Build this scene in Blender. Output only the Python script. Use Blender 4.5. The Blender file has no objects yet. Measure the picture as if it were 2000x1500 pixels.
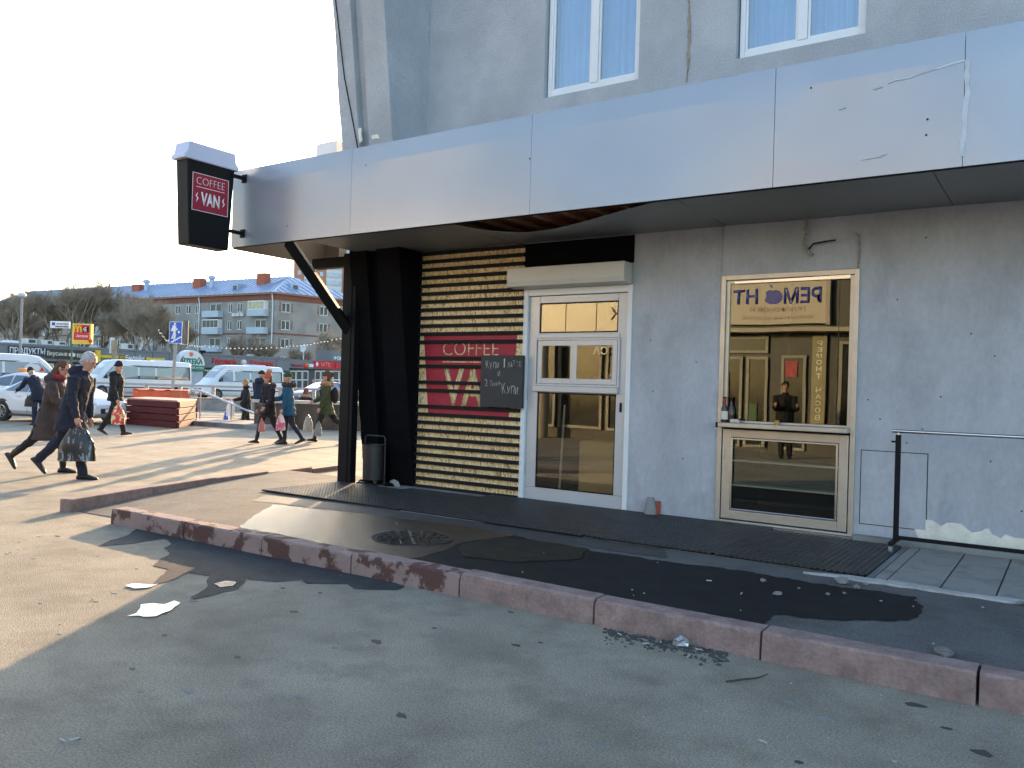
import bpy, bmesh, math, random
from mathutils import Vector, Matrix
R = math.radians
random.seed(7)
scene = bpy.context.scene
col = scene.collection
# ------------------------------------------------------------------ camera
cam_d = bpy.data.cameras.new('camera'); cam = bpy.data.objects.new('camera', cam_d); col.objects.link(cam)
cam_d.sensor_width = 36; cam_d.lens = 36*1620/2000; cam_d.clip_end = 3000; cam_d.clip_start = .05
CAM = Vector((0, -7.984, 1.42)); YAW, ROLL, PITCH = R(55.8), R(1.72), R(.30)
FW = Vector((-math.cos(YAW)*math.cos(PITCH), math.sin(YAW)*math.cos(PITCH), math.sin(PITCH)))
r0 = FW.cross(Vector((0, 0, 1))).normalized(); u0 = r0.cross(FW)
RT = r0*math.cos(ROLL)+u0*math.sin(ROLL); UP = u0*math.cos(ROLL)-r0*math.sin(ROLL)
m = Matrix((RT, UP, -FW)).transposed().to_4x4(); m.translation = CAM
cam.matrix_world = m; scene.camera = cam
# ------------------------------------------------------------------ sky, sun, exposure
SUN_AZ, SUN_EL = R(122.5), R(10.8)              # direction towards the sun, from +X
S = Vector((math.cos(SUN_AZ)*math.cos(SUN_EL), math.sin(SUN_AZ)*math.cos(SUN_EL), math.sin(SUN_EL)))
world = bpy.data.worlds.new('World'); scene.world = world; world.use_nodes = True
wn = world.node_tree.nodes; wl = world.node_tree.links
sky = wn.new('ShaderNodeTexSky'); sky.sky_type = 'NISHITA'; sky.sun_disc = False
sky.sun_elevation = SUN_EL; sky.sun_rotation = math.atan2(S.x, S.y); sky.altitude = 150
sky.air_density = 1.0; sky.dust_density = 1.9; sky.ozone_density = 1.5
bg = wn['Background']; bg.inputs['Strength'].default_value = .135
wl.new(sky.outputs[0], bg.inputs[0])
sun_d = bpy.data.lights.new('sun', 'SUN'); sun_d.energy = 2.55; sun_d.angle = R(.5); sun_d.color = (1, .68, .39)
sun = bpy.data.objects.new('sun', sun_d); col.objects.link(sun)
sun.rotation_euler = S.to_track_quat('Z', 'Y').to_euler(); sun.location = S*60
vs = scene.view_settings; vs.view_transform = 'Standard'; vs.look = 'None'; vs.gamma = 1; vs.use_curve_mapping = False
vs.exposure = 2.3
# ------------------------------------------------------------------ helpers: pixels (2000 x 1500) to directions, floor places
def ray(px, py):
    d = FW*1620+RT*(px-1000)+UP*(750-py); return d/d.dot(FW)
def on_z(px, py, z=0.):
    d = ray(px, py); return CAM+d*((z-CAM.z)/d.z)
ER = Vector((.827, .562, 0)); EF = Vector((-.562, .827, 0))
def G(px, depth, z=0.):                          # a place on the ground, depth metres ahead of the camera, seen in column px
    p = CAM+ray(px, 758.5+.03*(px-1000))*depth; return Vector((p.x, p.y, z))
# ------------------------------------------------------------------ materials
MATS = {}
def mat(name, c, rough=.65, metal=0., var=.15, vs=3., bump=0., bs=60., c2=None, lo=.42, hi=.62, c2s=2., spec=.5, detail=6, emit=None, stretch=None, grain=0., gs=110.):
    if name in MATS: return MATS[name]
    M = bpy.data.materials.new(name); M.use_nodes = True; MATS[name] = M
    n, l = M.node_tree.nodes, M.node_tree.links; b = n['Principled BSDF']
    b.inputs['Roughness'].default_value = rough; b.inputs['Metallic'].default_value = metal
    b.inputs['Specular IOR Level'].default_value = spec
    tc = n.new('ShaderNodeTexCoord'); co = tc.outputs['Object']
    if stretch:
        mp = n.new('ShaderNodeMapping'); mp.inputs['Scale'].default_value = stretch; l.new(co, mp.inputs[0]); co = mp.outputs[0]
    def noise(sc, det=detail):
        t = n.new('ShaderNodeTexNoise'); t.inputs['Scale'].default_value = sc; t.inputs['Detail'].default_value = det
        t.inputs['Roughness'].default_value = .6; l.new(co, t.inputs['Vector']); return t.outputs['Fac']
    def ramp(f, a, c1, bq, c2_):
        r = n.new('ShaderNodeValToRGB'); e = r.color_ramp.elements
        e[0].position = a; e[0].color = (*c1, 1); e[1].position = bq; e[1].color = (*c2_, 1); l.new(f, r.inputs[0]); return r.outputs[0]
    out = ramp(noise(vs), .3, [x*(1-var) for x in c], .7, [min(1, x*(1+var)) for x in c])
    if c2:
        f = ramp(noise(c2s, 8), lo, (0, 0, 0), hi, (1, 1, 1)); mx = n.new('ShaderNodeMix'); mx.data_type = 'RGBA'
        l.new(f, mx.inputs[0]); l.new(out, mx.inputs[6]); mx.inputs[7].default_value = (*c2, 1); out = mx.outputs[2]
    if grain:
        g_ = ramp(noise(gs, 3), .36, [1-grain]*3, .66, [1+grain]*3); g2 = n.new('ShaderNodeMix'); g2.data_type = 'RGBA'; g2.blend_type = 'MULTIPLY'; g2.inputs[0].default_value = 1
        l.new(out, g2.inputs[6]); l.new(g_, g2.inputs[7]); out = g2.outputs[2]
    l.new(out, b.inputs['Base Color'])
    if bump:
        bp = n.new('ShaderNodeBump'); bp.inputs['Strength'].default_value = bump; bp.inputs['Distance'].default_value = .02
        l.new(noise(bs, 4), bp.inputs['Height']); l.new(bp.outputs[0], b.inputs['Normal'])
    if emit:
        b.inputs['Emission Color'].default_value = (*emit[0], 1); b.inputs['Emission Strength'].default_value = emit[1]
    return M
def glass(name, tint=(.5, .5, .5), refl=.3, rtint=(1, 1, 1), rough=.0, wav=0.):
    if name in MATS: return MATS[name]
    M = bpy.data.materials.new(name); M.use_nodes = True; MATS[name] = M
    n, l = M.node_tree.nodes, M.node_tree.links; n.remove(n['Principled BSDF'])
    t = n.new('ShaderNodeBsdfTransparent'); t.inputs[0].default_value = (*tint, 1)
    g = n.new('ShaderNodeBsdfGlossy'); g.inputs[0].default_value = (*rtint, 1); g.inputs['Roughness'].default_value = rough
    if wav:
        tc = n.new('ShaderNodeTexCoord'); ns = n.new('ShaderNodeTexNoise'); ns.inputs['Scale'].default_value = 1.3; ns.inputs['Detail'].default_value = 1
        bp = n.new('ShaderNodeBump'); bp.inputs['Strength'].default_value = wav; bp.inputs['Distance'].default_value = .01
        l.new(tc.outputs['Object'], ns.inputs['Vector']); l.new(ns.outputs['Fac'], bp.inputs['Height']); l.new(bp.outputs[0], g.inputs['Normal'])
    fr = n.new('ShaderNodeFresnel'); fr.inputs[0].default_value = 1.5
    ad = n.new('ShaderNodeMath'); ad.operation = 'ADD'; ad.use_clamp = True; ad.inputs[1].default_value = refl; l.new(fr.outputs[0], ad.inputs[0])
    mx = n.new('ShaderNodeMixShader'); l.new(ad.outputs[0], mx.inputs[0]); l.new(t.outputs[0], mx.inputs[1]); l.new(g.outputs[0], mx.inputs[2])
    l.new(mx.outputs[0], n['Material Output'].inputs[0]); return M
def osb_mat():
    M = bpy.data.materials.new('osb'); M.use_nodes = True; MATS['osb'] = M
    n, l = M.node_tree.nodes, M.node_tree.links; b = n['Principled BSDF']; b.inputs['Roughness'].default_value = .6
    tc = n.new('ShaderNodeTexCoord'); outs = []
    for k, (rot, sc) in enumerate(((8, (75, 1, 15)), (55, (70, 1, 17)), (-38, (62, 1, 14)))):
        mp = n.new('ShaderNodeMapping'); mp.inputs['Rotation'].default_value = (0, R(rot), 0); mp2 = n.new('ShaderNodeMapping'); mp2.inputs['Scale'].default_value = sc
        l.new(tc.outputs['Object'], mp.inputs[0]); l.new(mp.outputs[0], mp2.inputs[0])
        v = n.new('ShaderNodeTexVoronoi'); v.inputs['Scale'].default_value = 1; l.new(mp2.outputs[0], v.inputs['Vector']); outs.append(v)
    sep = [n.new('ShaderNodeSeparateColor') for _ in outs]
    for s_, v in zip(sep, outs): l.new(v.outputs['Color'], s_.inputs[0])
    def math_(op, a, b_):
        t = n.new('ShaderNodeMath'); t.operation = op
        for i, q in enumerate((a, b_)):
            if isinstance(q, (int, float)): t.inputs[i].default_value = q
            else: l.new(q, t.inputs[i])
        return t.outputs[0]
    sel = math_('GREATER_THAN', sep[0].outputs[1], .5); sel2 = math_('GREATER_THAN', sep[1].outputs[1], .55)
    v1 = math_('MULTIPLY', sep[0].outputs[0], sel); inv = math_('SUBTRACT', 1, sel)
    v2 = math_('MULTIPLY', math_('MULTIPLY', sep[1].outputs[0], sel2), inv); v3 = math_('MULTIPLY', math_('MULTIPLY', sep[2].outputs[0], math_('SUBTRACT', 1, sel2)), inv)
    tot = math_('ADD', math_('ADD', v1, v2), v3)
    r = n.new('ShaderNodeValToRGB'); e = r.color_ramp.elements
    e[0].position = 0; e[0].color = (.24, .14, .055, 1); e[1].position = 1; e[1].color = (.86, .68, .40, 1)
    for p, c in ((.12, (.46, .30, .13, 1)), (.4, (.70, .50, .25, 1)), (.75, (.80, .60, .34, 1))):
        q = e.new(p); q.color = c
    l.new(tot, r.inputs[0]); l.new(r.outputs[0], b.inputs['Base Color'])
    bp = n.new('ShaderNodeBump'); bp.inputs['Strength'].default_value = .35; bp.inputs['Distance'].default_value = .004
    l.new(tot, bp.inputs['Height']); l.new(bp.outputs[0], b.inputs['Normal']); return M
# ------------------------------------------------------------------ objects
TMP = bpy.data.scenes.new('workbench')            # small side scene where modifiers and lettering are turned into meshes
def evaluated(o):
    TMP.collection.objects.link(o); vl = TMP.view_layers[0]; vl.update(); dg = vl.depsgraph
    me = bpy.data.meshes.new_from_object(o.evaluated_get(dg)); bpy.data.objects.remove(o); return me
def link(name, data, parent=None, world=True):
    o = bpy.data.objects.new(name, data); col.objects.link(o)
    if parent:
        o.parent = parent
        if world: o.matrix_parent_inverse = wmat(parent).inverted()
    return o
def wmat(o):
    mm = o.matrix_basis
    return wmat(o.parent) @ o.matrix_parent_inverse @ mm if o.parent else mm
def tag(o, label, cat, group=None):
    o['label'] = label; o['category'] = cat
    if group: o['group'] = group
    return o
def thing(name, label, cat, loc=(0, 0, 0), rz=0., group=None):
    o = link(name, None); o.location = loc; o.rotation_euler = (0, 0, rz); o.empty_display_size = .2
    return tag(o, label, cat, group)
class MB:
    def __init__(s): s.v = []; s.f = []
    def add(s, vs, fs):
        k = len(s.v); s.v += [tuple(v) for v in vs]; s.f += [tuple(i+k for i in f) for f in fs]; return s
    def box(s, x0, x1, y0, y1, z0, z1, M=None):
        vs = [Vector((x, y, z)) for z in (z0, z1) for y in (y0, y1) for x in (x0, x1)]
        if M: vs = [M @ v for v in vs]
        return s.add(vs, [(0, 2, 3, 1), (4, 5, 7, 6), (0, 1, 5, 4), (2, 6, 7, 3), (0, 4, 6, 2), (1, 3, 7, 5)])
    def loft(s, rings, caps=True, closed=True):
        n = len(rings[0]); vs = [p for r_ in rings for p in r_]; fs = []
        for i in range(len(rings)-1):
            for j in range(n if closed else n-1):
                a, b = i*n+j, i*n+(j+1) % n; fs.append((a, b, b+n, a+n))
        if caps: fs += [tuple(range(n-1, -1, -1)), tuple(range((len(rings)-1)*n, len(rings)*n))]
        return s.add(vs, fs)
    def tube(s, path, rad, n=8, sx=1., caps=True):
        path = [Vector(p) for p in path]; rad = rad if isinstance(rad, (list, tuple)) else [rad]*len(path)
        rings = []; u = None
        for i, p in enumerate(path):
            t = (path[min(i+1, len(path)-1)]-path[max(i-1, 0)]).normalized()
            if u is None: u = t.orthogonal().normalized() if abs(t.z) > .9 else t.cross(Vector((0, 0, 1))).normalized()
            u = (u-t*u.dot(t)).normalized(); w = t.cross(u)
            rings.append([p+(u*math.cos(2*math.pi*j/n)*sx+w*math.sin(2*math.pi*j/n))*rad[i] for j in range(n)])
        return s.loft(rings, caps)
    def ball(s, c, r, n=12, k=8, M=None):
        c = Vector(c); r = Vector(r) if not isinstance(r, (int, float)) else Vector((r, r, r)); rings = []
        for i in range(k+1):
            a = math.pi*(i/k)*.998+.003
            ring = [Vector((r.x*math.sin(a)*math.cos(2*math.pi*j/n), r.y*math.sin(a)*math.sin(2*math.pi*j/n), -r.z*math.cos(a))) for j in range(n)]
            rings.append([c+(M @ q if M else q) for q in ring])
        return s.loft(rings)
    def lathe(s, prof, n=24, c=(0, 0, 0), M=None):
        c = Vector(c); rings = [[c+(M @ Vector((r*math.cos(2*math.pi*j/n), r*math.sin(2*math.pi*j/n), z)) if M else Vector((r*math.cos(2*math.pi*j/n), r*math.sin(2*math.pi*j/n), z))) for j in range(n)] for r, z in prof]
        return s.loft(rings)
    def prism(s, poly, fn, d0, d1):               # poly of 2-D points; fn(a, b, d) -> 3-D point
        n = len(poly); A = [fn(a, b, d0) for a, b in poly]; B = [fn(a, b, d1) for a, b in poly]
        return s.add(A+B, [tuple(range(n-1, -1, -1)), tuple(range(n, 2*n))]+[(i, (i+1) % n, (i+1) % n+n, i+n) for i in range(n)])
    def build(s, name, m, parent=None, smooth=False, bevel=0, world=True, seg=2, angle=40):
        me = bpy.data.meshes.new(name); me.from_pydata(s.v, [], s.f); bm = bmesh.new(); bm.from_mesh(me)
        bmesh.ops.recalc_face_normals(bm, faces=bm.faces); bm.to_mesh(me); bm.free()
        me.materials.append(m)
        if smooth: me.shade_smooth(); me.set_sharp_from_angle(angle=R(angle))
        o = link(name, me, parent, world)
        if bevel:
            b = o.modifiers.new('bevel', 'BEVEL'); b.width = bevel; b.segments = seg; b.limit_method = 'ANGLE'
        return o
def bx(name, m, parent, x0, x1, y0, y1, z0, z1, bevel=0, **k): return MB().box(x0, x1, y0, y1, z0, z1).build(name, m, parent, bevel=bevel, **k)
def copy_thing(root, **k):
    r_ = root.copy(); col.objects.link(r_)
    def rec(a, b):
        for ch in a.children:
            c = ch.copy(); col.objects.link(c); c.parent = b; c.matrix_parent_inverse = ch.matrix_parent_inverse.copy(); rec(ch, c)
    rec(root, r_)
    for q, v in k.items(): setattr(r_, q, v)
    return r_
def frame(o, u, v=(0, 0, 1)):
    u = Vector(u).normalized(); v = Vector(v).normalized(); n = u.cross(v).normalized()
    M = Matrix((u, v, n)).transposed().to_4x4(); M.translation = Vector(o); return M
def text(name, s, M, w, h, m, parent, bold=0., depth=.004, shear=0., align='L'):
    # lettering fitted to a box w x h in the plane of frame M (None keeps the aspect)
    c = bpy.data.curves.new('t', 'FONT'); c.body = s; c.size = 1; c.offset = bold; c.shear = shear; c.resolution_u = 3
    o = bpy.data.objects.new('t', c); me = evaluated(o); bpy.data.curves.remove(c)
    xs = [v.co.x for v in me.vertices]; ys = [v.co.y for v in me.vertices]; x0, x1, y0, y1 = min(xs), max(xs), min(ys), max(ys)
    sy = h/(y1-y0) if h else w/(x1-x0); sx = w/(x1-x0) if w else sy
    bm = bmesh.new(); bm.from_mesh(me)
    for v in bm.verts: v.co = Vector(((v.co.x-x0)*sx, (v.co.y-y0)*sy, 0))
    ex = bmesh.ops.extrude_face_region(bm, geom=bm.faces[:])
    bmesh.ops.translate(bm, verts=[g for g in ex['geom'] if isinstance(g, bmesh.types.BMVert)], vec=(0, 0, depth))
    bmesh.ops.recalc_face_normals(bm, faces=bm.faces)
    bmesh.ops.transform(bm, matrix=M, verts=bm.verts); bm.to_mesh(me); bm.free(); me.materials.clear(); me.materials.append(m); me.name = name
    return link(name, me, parent)
def holed(u0, u1, v0, v1, holes, fn, depth):
    # wall sheet with rectangular openings and their reveals; fn(u, v, d) -> point, d goes into the wall
    us = sorted({u0, u1, *[h[0] for h in holes], *[h[1] for h in holes]}); vs_ = sorted({v0, v1, *[h[2] for h in holes], *[h[3] for h in holes]})
    us = [u for u in us if u0 <= u <= u1]; vs_ = [v for v in vs_ if v0 <= v <= v1]; b = MB()
    for i in range(len(us)-1):
        for j in range(len(vs_)-1):
            cu, cv = (us[i]+us[i+1])/2, (vs_[j]+vs_[j+1])/2
            if any(h[0] < cu < h[1] and h[2] < cv < h[3] for h in holes): continue
            b.add([fn(us[i], vs_[j], 0), fn(us[i+1], vs_[j], 0), fn(us[i+1], vs_[j+1], 0), fn(us[i], vs_[j+1], 0)], [(0, 1, 2, 3)])
    for h in holes:
        P = [(h[0], h[2]), (h[1], h[2]), (h[1], h[3]), (h[0], h[3])]
        for k in range(4):
            a, c = P[k], P[(k+1) % 4]; b.add([fn(*a, 0), fn(*c, 0), fn(*c, depth), fn(*a, depth)], [(0, 1, 2, 3)])
    return b
def ringbox(b, x0, x1, z0, z1, t, y0, y1, tt=None, tb=None):   # rectangular frame of four butted bars, in the wall plane
    tt = t if tt is None else tt; tb = t if tb is None else tb
    b.box(x0, x0+t, y0, y1, z0, z1); b.box(x1-t, x1, y0, y1, z0, z1); b.box(x0+t, x1-t, y0, y1, z1-tt, z1); b.box(x0+t, x1-t, y0, y1, z0, z0+tb); return b
def sheet(name, pts, z, m, parent=None):          # flat irregular patch on the ground
    me = bpy.data.meshes.new(name); bm = bmesh.new(); vs_ = [bm.verts.new((p[0], p[1], z)) for p in pts]
    f = bm.faces.new(vs_); bmesh.ops.triangulate(bm, faces=[f]); bmesh.ops.recalc_face_normals(bm, faces=bm.faces)
    if sum(f.normal.z for f in bm.faces) < 0: bmesh.ops.reverse_faces(bm, faces=bm.faces)
    bm.to_mesh(me); bm.free(); me.materials.append(m); return link(name, me, parent)
def rough_outline(pts, amp=.03, step=.08, seed=1):
    rnd = random.Random(seed); out = []; n = len(pts)
    for i in range(n):
        a, b = Vector(pts[i][:2]), Vector(pts[(i+1) % n][:2]); L = (b-a).length; k = max(1, int(L/step)); nn = Vector((-(b-a).y, (b-a).x)).normalized() if L > 1e-6 else Vector((0, 0))
        w = 0
        for j in range(k):
            w = w*.6+rnd.uniform(-amp, amp)*.7; out.append(a.lerp(b, j/k)+nn*w*(1 if j else .3))
    return out
# ================================================================== materials of the place
M_plaster = mat('plaster', (.42, .435, .46), .85, var=.14, vs=1.2, bump=.55, bs=70, grain=.10, gs=60, c2=(.36, .37, .395), c2s=2.2, lo=.45, hi=.75)
M_plaster_low = mat('plaster_painted', (.415, .42, .455), .7, var=.14, vs=1.9, bump=.22, bs=40, grain=.05, gs=25, c2=(.33, .335, .365), c2s=3, lo=.50, hi=.72, stretch=(1, 1, .55))
M_black = mat('black_paint', (.0035, .0035, .005), .85, spec=.1, var=.3, vs=4, bump=.35, bs=30)
M_blackmetal = mat('black_metal', (.006, .006, .007), .6, spec=.2, var=.2, vs=5)
M_fascia = mat('fascia_metal', (.335, .365, .41), .26, metal=.4, var=.05, vs=.8, bump=.03, bs=1.2, detail=2)
M_soffit = mat('soffit_metal', (.24, .243, .24), .45, metal=.25, var=.08, vs=.9)
M_wood_dark = mat('old_wood', (.55, .19, .10), .8, var=.3, vs=6, bump=.3)
M_white = mat('white_plastic', (.74, .74, .75), .4, var=.03, c2=(.55, .54, .52), c2s=5, lo=.62, hi=.85)
M_doorgrey = mat('grey_aluminium', (.50, .51, .53), .38, var=.04, vs=2, metal=.2)
M_alu = mat('beige_aluminium', (.52, .47, .40), .35, metal=.55, var=.12, vs=5, c2=(.22, .18, .13), c2s=5, lo=.62, hi=.9)
M_glass = glass('shop_glass', (.45, .43, .38), .07, (.88, .95, .88), wav=.10)
M_glass_door = glass('door_glass', (.82, .79, .72), .05, (.82, .86, .82), wav=.06)
M_glass_bus = glass('vehicle_glass', (.22, .25, .27), .18)
M_glass_up = glass('window_glass', (.82, .86, .9), .12)
M_dark = mat('dark_interior', (.045, .035, .028), .9, var=.3)
M_osb = osb_mat()
M_red = mat('red_paint', (.33, .012, .035), .55, var=.15, vs=8)
M_slat = mat('slat_paint', (.012, .012, .014), .7, spec=.2, var=.2, vs=8)
M_curtain = mat('curtain', (.36, .55, .78), .9, var=.1, vs=3)
def asphalt(name, c, rough=.85, bump=.9, c2=None):
    return mat(name, c, rough, var=.22, vs=1.1, bump=bump, bs=130, c2=c2 or [x*.66 for x in c], c2s=2.6, lo=.46, hi=.72, spec=.35, detail=10, grain=.30, gs=95)
M_asph = asphalt('asphalt', (.38, .332, .258))
M_plat = asphalt('platform_asphalt', (.15, .147, .142))
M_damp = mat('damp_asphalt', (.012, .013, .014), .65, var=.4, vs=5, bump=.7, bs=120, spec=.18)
M_wet = mat('wet_asphalt', (.022, .021, .02), .26, var=.3, vs=5, bump=.5, bs=130, spec=.9)
M_water = mat('puddle_water', (.02, .02, .02), .02, var=.1, spec=1.)
M_kerb = mat('kerb_concrete', (.30, .205, .185), .85, var=.14, vs=5, bump=.35, bs=70, c2=(.20, .135, .12), c2s=6, lo=.46, hi=.66, grain=.12, gs=45)
M_kerb_wet = mat('kerb_concrete_wet', (.29, .20, .18), .8, var=.14, vs=5, bump=.35, bs=70, c2=(.10, .045, .038), c2s=3.6, lo=.51, hi=.545)
M_concrete = mat('concrete', (.30, .29, .275), .85, var=.12, vs=3, bump=.25, bs=60, c2=(.2, .195, .185), c2s=2)
M_tile = mat('paving_slab', (.27, .255, .235), .85, var=.12, vs=4, bump=.3, bs=80, c2=(.16, .15, .14), c2s=5, lo=.5, hi=.75)
M_rubber = mat('rubber', (.042, .043, .045), .5, var=.3, vs=5, bump=.1)
M_steel = mat('steel', (.62, .62, .62), .22, metal=1, var=.05)
M_exposed = mat('exposed_plaster', (.74, .69, .59), .9, var=.15, vs=8, bump=.3)
# ================================================================== ground
def ground():
    # one sheet to the horizon, with the opening of the underpass stairs left free
    o = G(470, 29); L, W = 3.6, 2.1                     # opening: along ER, along EF
    us = [-1500, -L, L, 1500]; vs_ = [-1500, -W, W, 1500]; b = MB()
    for i in range(3):
        for j in range(3):
            if i == 1 and j == 1: continue
            b.add([o+ER*us[a]+EF*vs_[c] for a, c in ((i, j), (i+1, j), (i+1, j+1), (i, j+1))], [(0, 1, 2, 3)])
    g = b.build('ground', M_asph); g['kind'] = 'structure'
    bm = bmesh.new(); bm.from_mesh(g.data); bmesh.ops.remove_doubles(bm, verts=bm.verts, dist=.001)
    bmesh.ops.recalc_face_normals(bm, faces=bm.faces)
    if sum(f.normal.z*f.calc_area() for f in bm.faces) < 0: bmesh.ops.reverse_faces(bm, faces=bm.faces)
    bm.to_mesh(g.data); bm.free()
    return o, L, W
STAIR_O, STAIR_L, STAIR_W = ground()
PZ = .145
plat = MB().prism([(-7.60, -3.36), (12, -3.36), (12, .3), (-8.2, .3), (-8.0, -.6), (-7.72, -1.75)], lambda a, b, d: Vector((a, b, d)), -.2, PZ).build('platform', M_plat); plat['kind'] = 'structure'
xk = [-7.66, -6.5, -5.45, -4.44, -3.42, -2.39, -1.37, -.35, .66, 1.68, 2.7, 3.72, 4.74, 5.76, 6.78, 7.8]
for i in range(len(xk)-1):
    dy, dz, tl = random.uniform(-.010, .010), random.uniform(-.006, .006), random.uniform(-.008, .008); rings = []; N = 34
    for k in range(N+1):
        x = xk[i]+.007+(xk[i+1]-xk[i]-.014)*k/N; e = .007+abs(random.gauss(0, .007))+(.018*random.random() if k in (0, N) else 0); j = lambda a: random.uniform(-a, a); zt = .155+dz+tl*(k/N-.5)
        rings.append([(x, -3.362, -.1), (x, -3.515+dy, -.1), (x, -3.515+dy+j(.003), .05), (x, -3.510+dy+j(.003), zt-e), (x, -3.510+dy+e*.9, zt+j(.002)), (x, -3.40, zt+j(.002)), (x, -3.362, zt)])
    MB().loft(rings).build('kerb_stone', M_kerb_wet if i < 4 else M_kerb, plat, smooth=True, angle=25)
# ramp beside the platform with its own oblique kerb
ramp = MB().prism([(-7.66, -3.3), (-7.62, -1.75), (-8.2, .4), (-9.75, .4), (-9.1, -2.05), (-8.62, -3.35)], lambda a, b, d: Vector((a, b, d if d < 0 else max(.006, .10*(min(1, (b+3.4)/2.6))))), -.1, .1).build('ramp', M_plat); ramp['kind'] = 'structure'
K = [Vector((-8.62, -3.46, 0)), Vector((-9.06, -2.25, 0)), Vector((-9.42, -1.1, 0)), Vector((-9.66, -.05, 0)), Vector((-9.9, 1.0, 0)), Vector((-10.1, 2.0, 0))]
for i in range(5):
    d = (K[i+1]-K[i]); L = d.length; h = (.135, .13, .12, .10, .07)[i]
    MB().box(.005, L-.005, -.07, .07, -.1, h, frame(K[i], (1, 0, 0), (0, 1, 0)) @ Matrix.Rotation(math.atan2(d.y, d.x), 4, 'Z')).build('kerb_stone', M_kerb, ramp, bevel=.012)
# damp and wet marks, puddles
def patch(name, px, z, m, parent, seed, amp=.03, step=.035):
    return sheet(name, rough_outline([on_z(x, y, z) for x, y in px], amp, step, seed), z, m, parent)
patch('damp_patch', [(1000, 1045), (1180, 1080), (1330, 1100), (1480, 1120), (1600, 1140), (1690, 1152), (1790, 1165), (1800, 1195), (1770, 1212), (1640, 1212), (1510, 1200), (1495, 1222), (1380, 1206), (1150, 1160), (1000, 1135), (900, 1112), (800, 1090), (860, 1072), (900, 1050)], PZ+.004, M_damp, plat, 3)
patch('wet_patch', [(530, 985), (700, 1002), (900, 1026), (1010, 1045), (900, 1060), (870, 1075), (800, 1092), (690, 1072), (560, 1046), (470, 1030), (500, 1005)], PZ+.006, M_wet, plat, 5, .02)
patch('damp_strip', [(492, 978), (520, 966), (700, 988), (960, 1022), (1300, 1072), (1300, 1090), (1000, 1046), (700, 1006), (560, 985)], PZ+.003, mat('damp_grit', (.05, .049, .048), .6, var=.3, vs=6, bump=.5, bs=90), plat, 8, .02)
mud = mat('muddy_asphalt', (.026, .022, .014), .65, spec=.2, var=.5, vs=7, bump=.7, bs=90)
patch('mud_patch', [(895, 1066), (960, 1050), (1060, 1056), (1150, 1072), (1130, 1092), (1000, 1098), (900, 1086)], PZ+.008, mud, plat, 11, .02)
gnd = bpy.data.objects['ground']
M_damp_g = mat('damp_ground', (.052, .053, .056), .8, var=.25, vs=4, bump=.6, bs=120, spec=.2, grain=.25, gs=95)
patch('damp_patch', [(270, 1030), (330, 1042), (480, 1070), (620, 1095), (720, 1120), (790, 1145), (775, 1152), (690, 1150), (680, 1140), (600, 1140), (590, 1132), (540, 1136), (480, 1130), (465, 1150), (380, 1170), (370, 1166), (400, 1150), (410, 1125), (370, 1118), (330, 1135), (300, 1142), (310, 1128), (330, 1112), (300, 1105), (310, 1095), (330, 1082), (320, 1070), (335, 1062), (320, 1052), (250, 1062), (190, 1067), (215, 1055), (250, 1045)], .004, M_damp_g, gnd, 21, .012, .05)
patch('puddle', [(247, 1203), (268, 1196), (275, 1180), (300, 1178), (322, 1180), (340, 1173), (352, 1177), (336, 1190), (305, 1203), (280, 1204), (272, 1202)], .007, M_water, gnd, 31, .008, .03)
patch('puddle', [(245, 1143), (262, 1139), (300, 1142), (310, 1140), (290, 1147), (262, 1149)], .008, M_water, gnd, 33, .006, .03)
patch('puddle', [(418, 1140), (440, 1134), (462, 1136), (455, 1144), (430, 1147)], .009, M_wet, gnd, 34, .006, .03)
# ================================================================== the grey corner building
B = thing('corner_building', 'grey rendered corner building with canopy, kiosk door and shop window', 'building', (-3, .2, 0))
F = lambda u, v, d: Vector((u, d, v))
DOOR = (-5.26, -3.91, .12, 2.56); WIN = (-2.93, -1.64, .17, 2.60); UPW = [(-5.11, -3.92), (-2.86, -1.65), (-.30, .89), (1.9, 3.1)]
holes = [DOOR, WIN]+[(a, b, 4.75, 6.55) for a, b in UPW]+[(a, b, 7.75, 9.5) for a, b in UPW]
low = holed(-6.84, 12, .0, 3.4, holes[:2], F, .16).build('lower_wall', M_plaster_low, B)
upw = holed(-6.84, 12, 3.402, 10.6, holes[2:], F, .16).build('upper_wall', M_plaster, B)
bx('rear_wall', M_plaster, B, -7.7, 12, 9, 9.2, 0, 10.6); bx('side_wall', M_plaster, B, -7.7, -7.5, .3, 9, 3.4, 10.6); bx('side_wall', M_black, B, -7.7, -7.5, .3, 9, 0, 3.398)
bx('roof', M_plaster, B, -7.7, 12, .05, 9.2, 10.602, 10.8); bx('end_wall', M_plaster, B, 11.8, 12, .02, 9, 0, 10.6)
# flared ribs at the corner: deeper the higher they go, black below the canopy
Yf = lambda z: -.07-.137*(z-.28)
def rib(name, x0, x1, z0, z1, m, inset=0):
    b = MB(); rings = []; n = 24 if inset == 0 else 2; rr = random.Random(int(x0*-100+z0))
    for i in range(n+1):
        z = z0+(z1-z0)*i/n; j = rr.uniform(-.006, .006) if 0 < i < n else 0; y = Yf(z)+inset+j
        rings.append([(x0+j, y, z), (x1-j, y, z), (x1-j, .3, z), (x0+j, .3, z)])
    return b.loft(rings).build(name, m, B, bevel=.012 if inset == 0 else 0)
for z0, z1, m_ in ((.05, 3.398, M_black), (3.4, 10.6, M_plaster)):
    rib('rib', -7.215, -6.842, z0, z1, m_); rib('rib', -7.69, -7.39, z0, z1, m_); rib('rib_groove', -7.39, -7.215, z0, z1, m_, .10)
bx('gutter_pipe', M_white, B, -7.74, -7.70, -.45, -.33, 3.6, 10.6)
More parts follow.
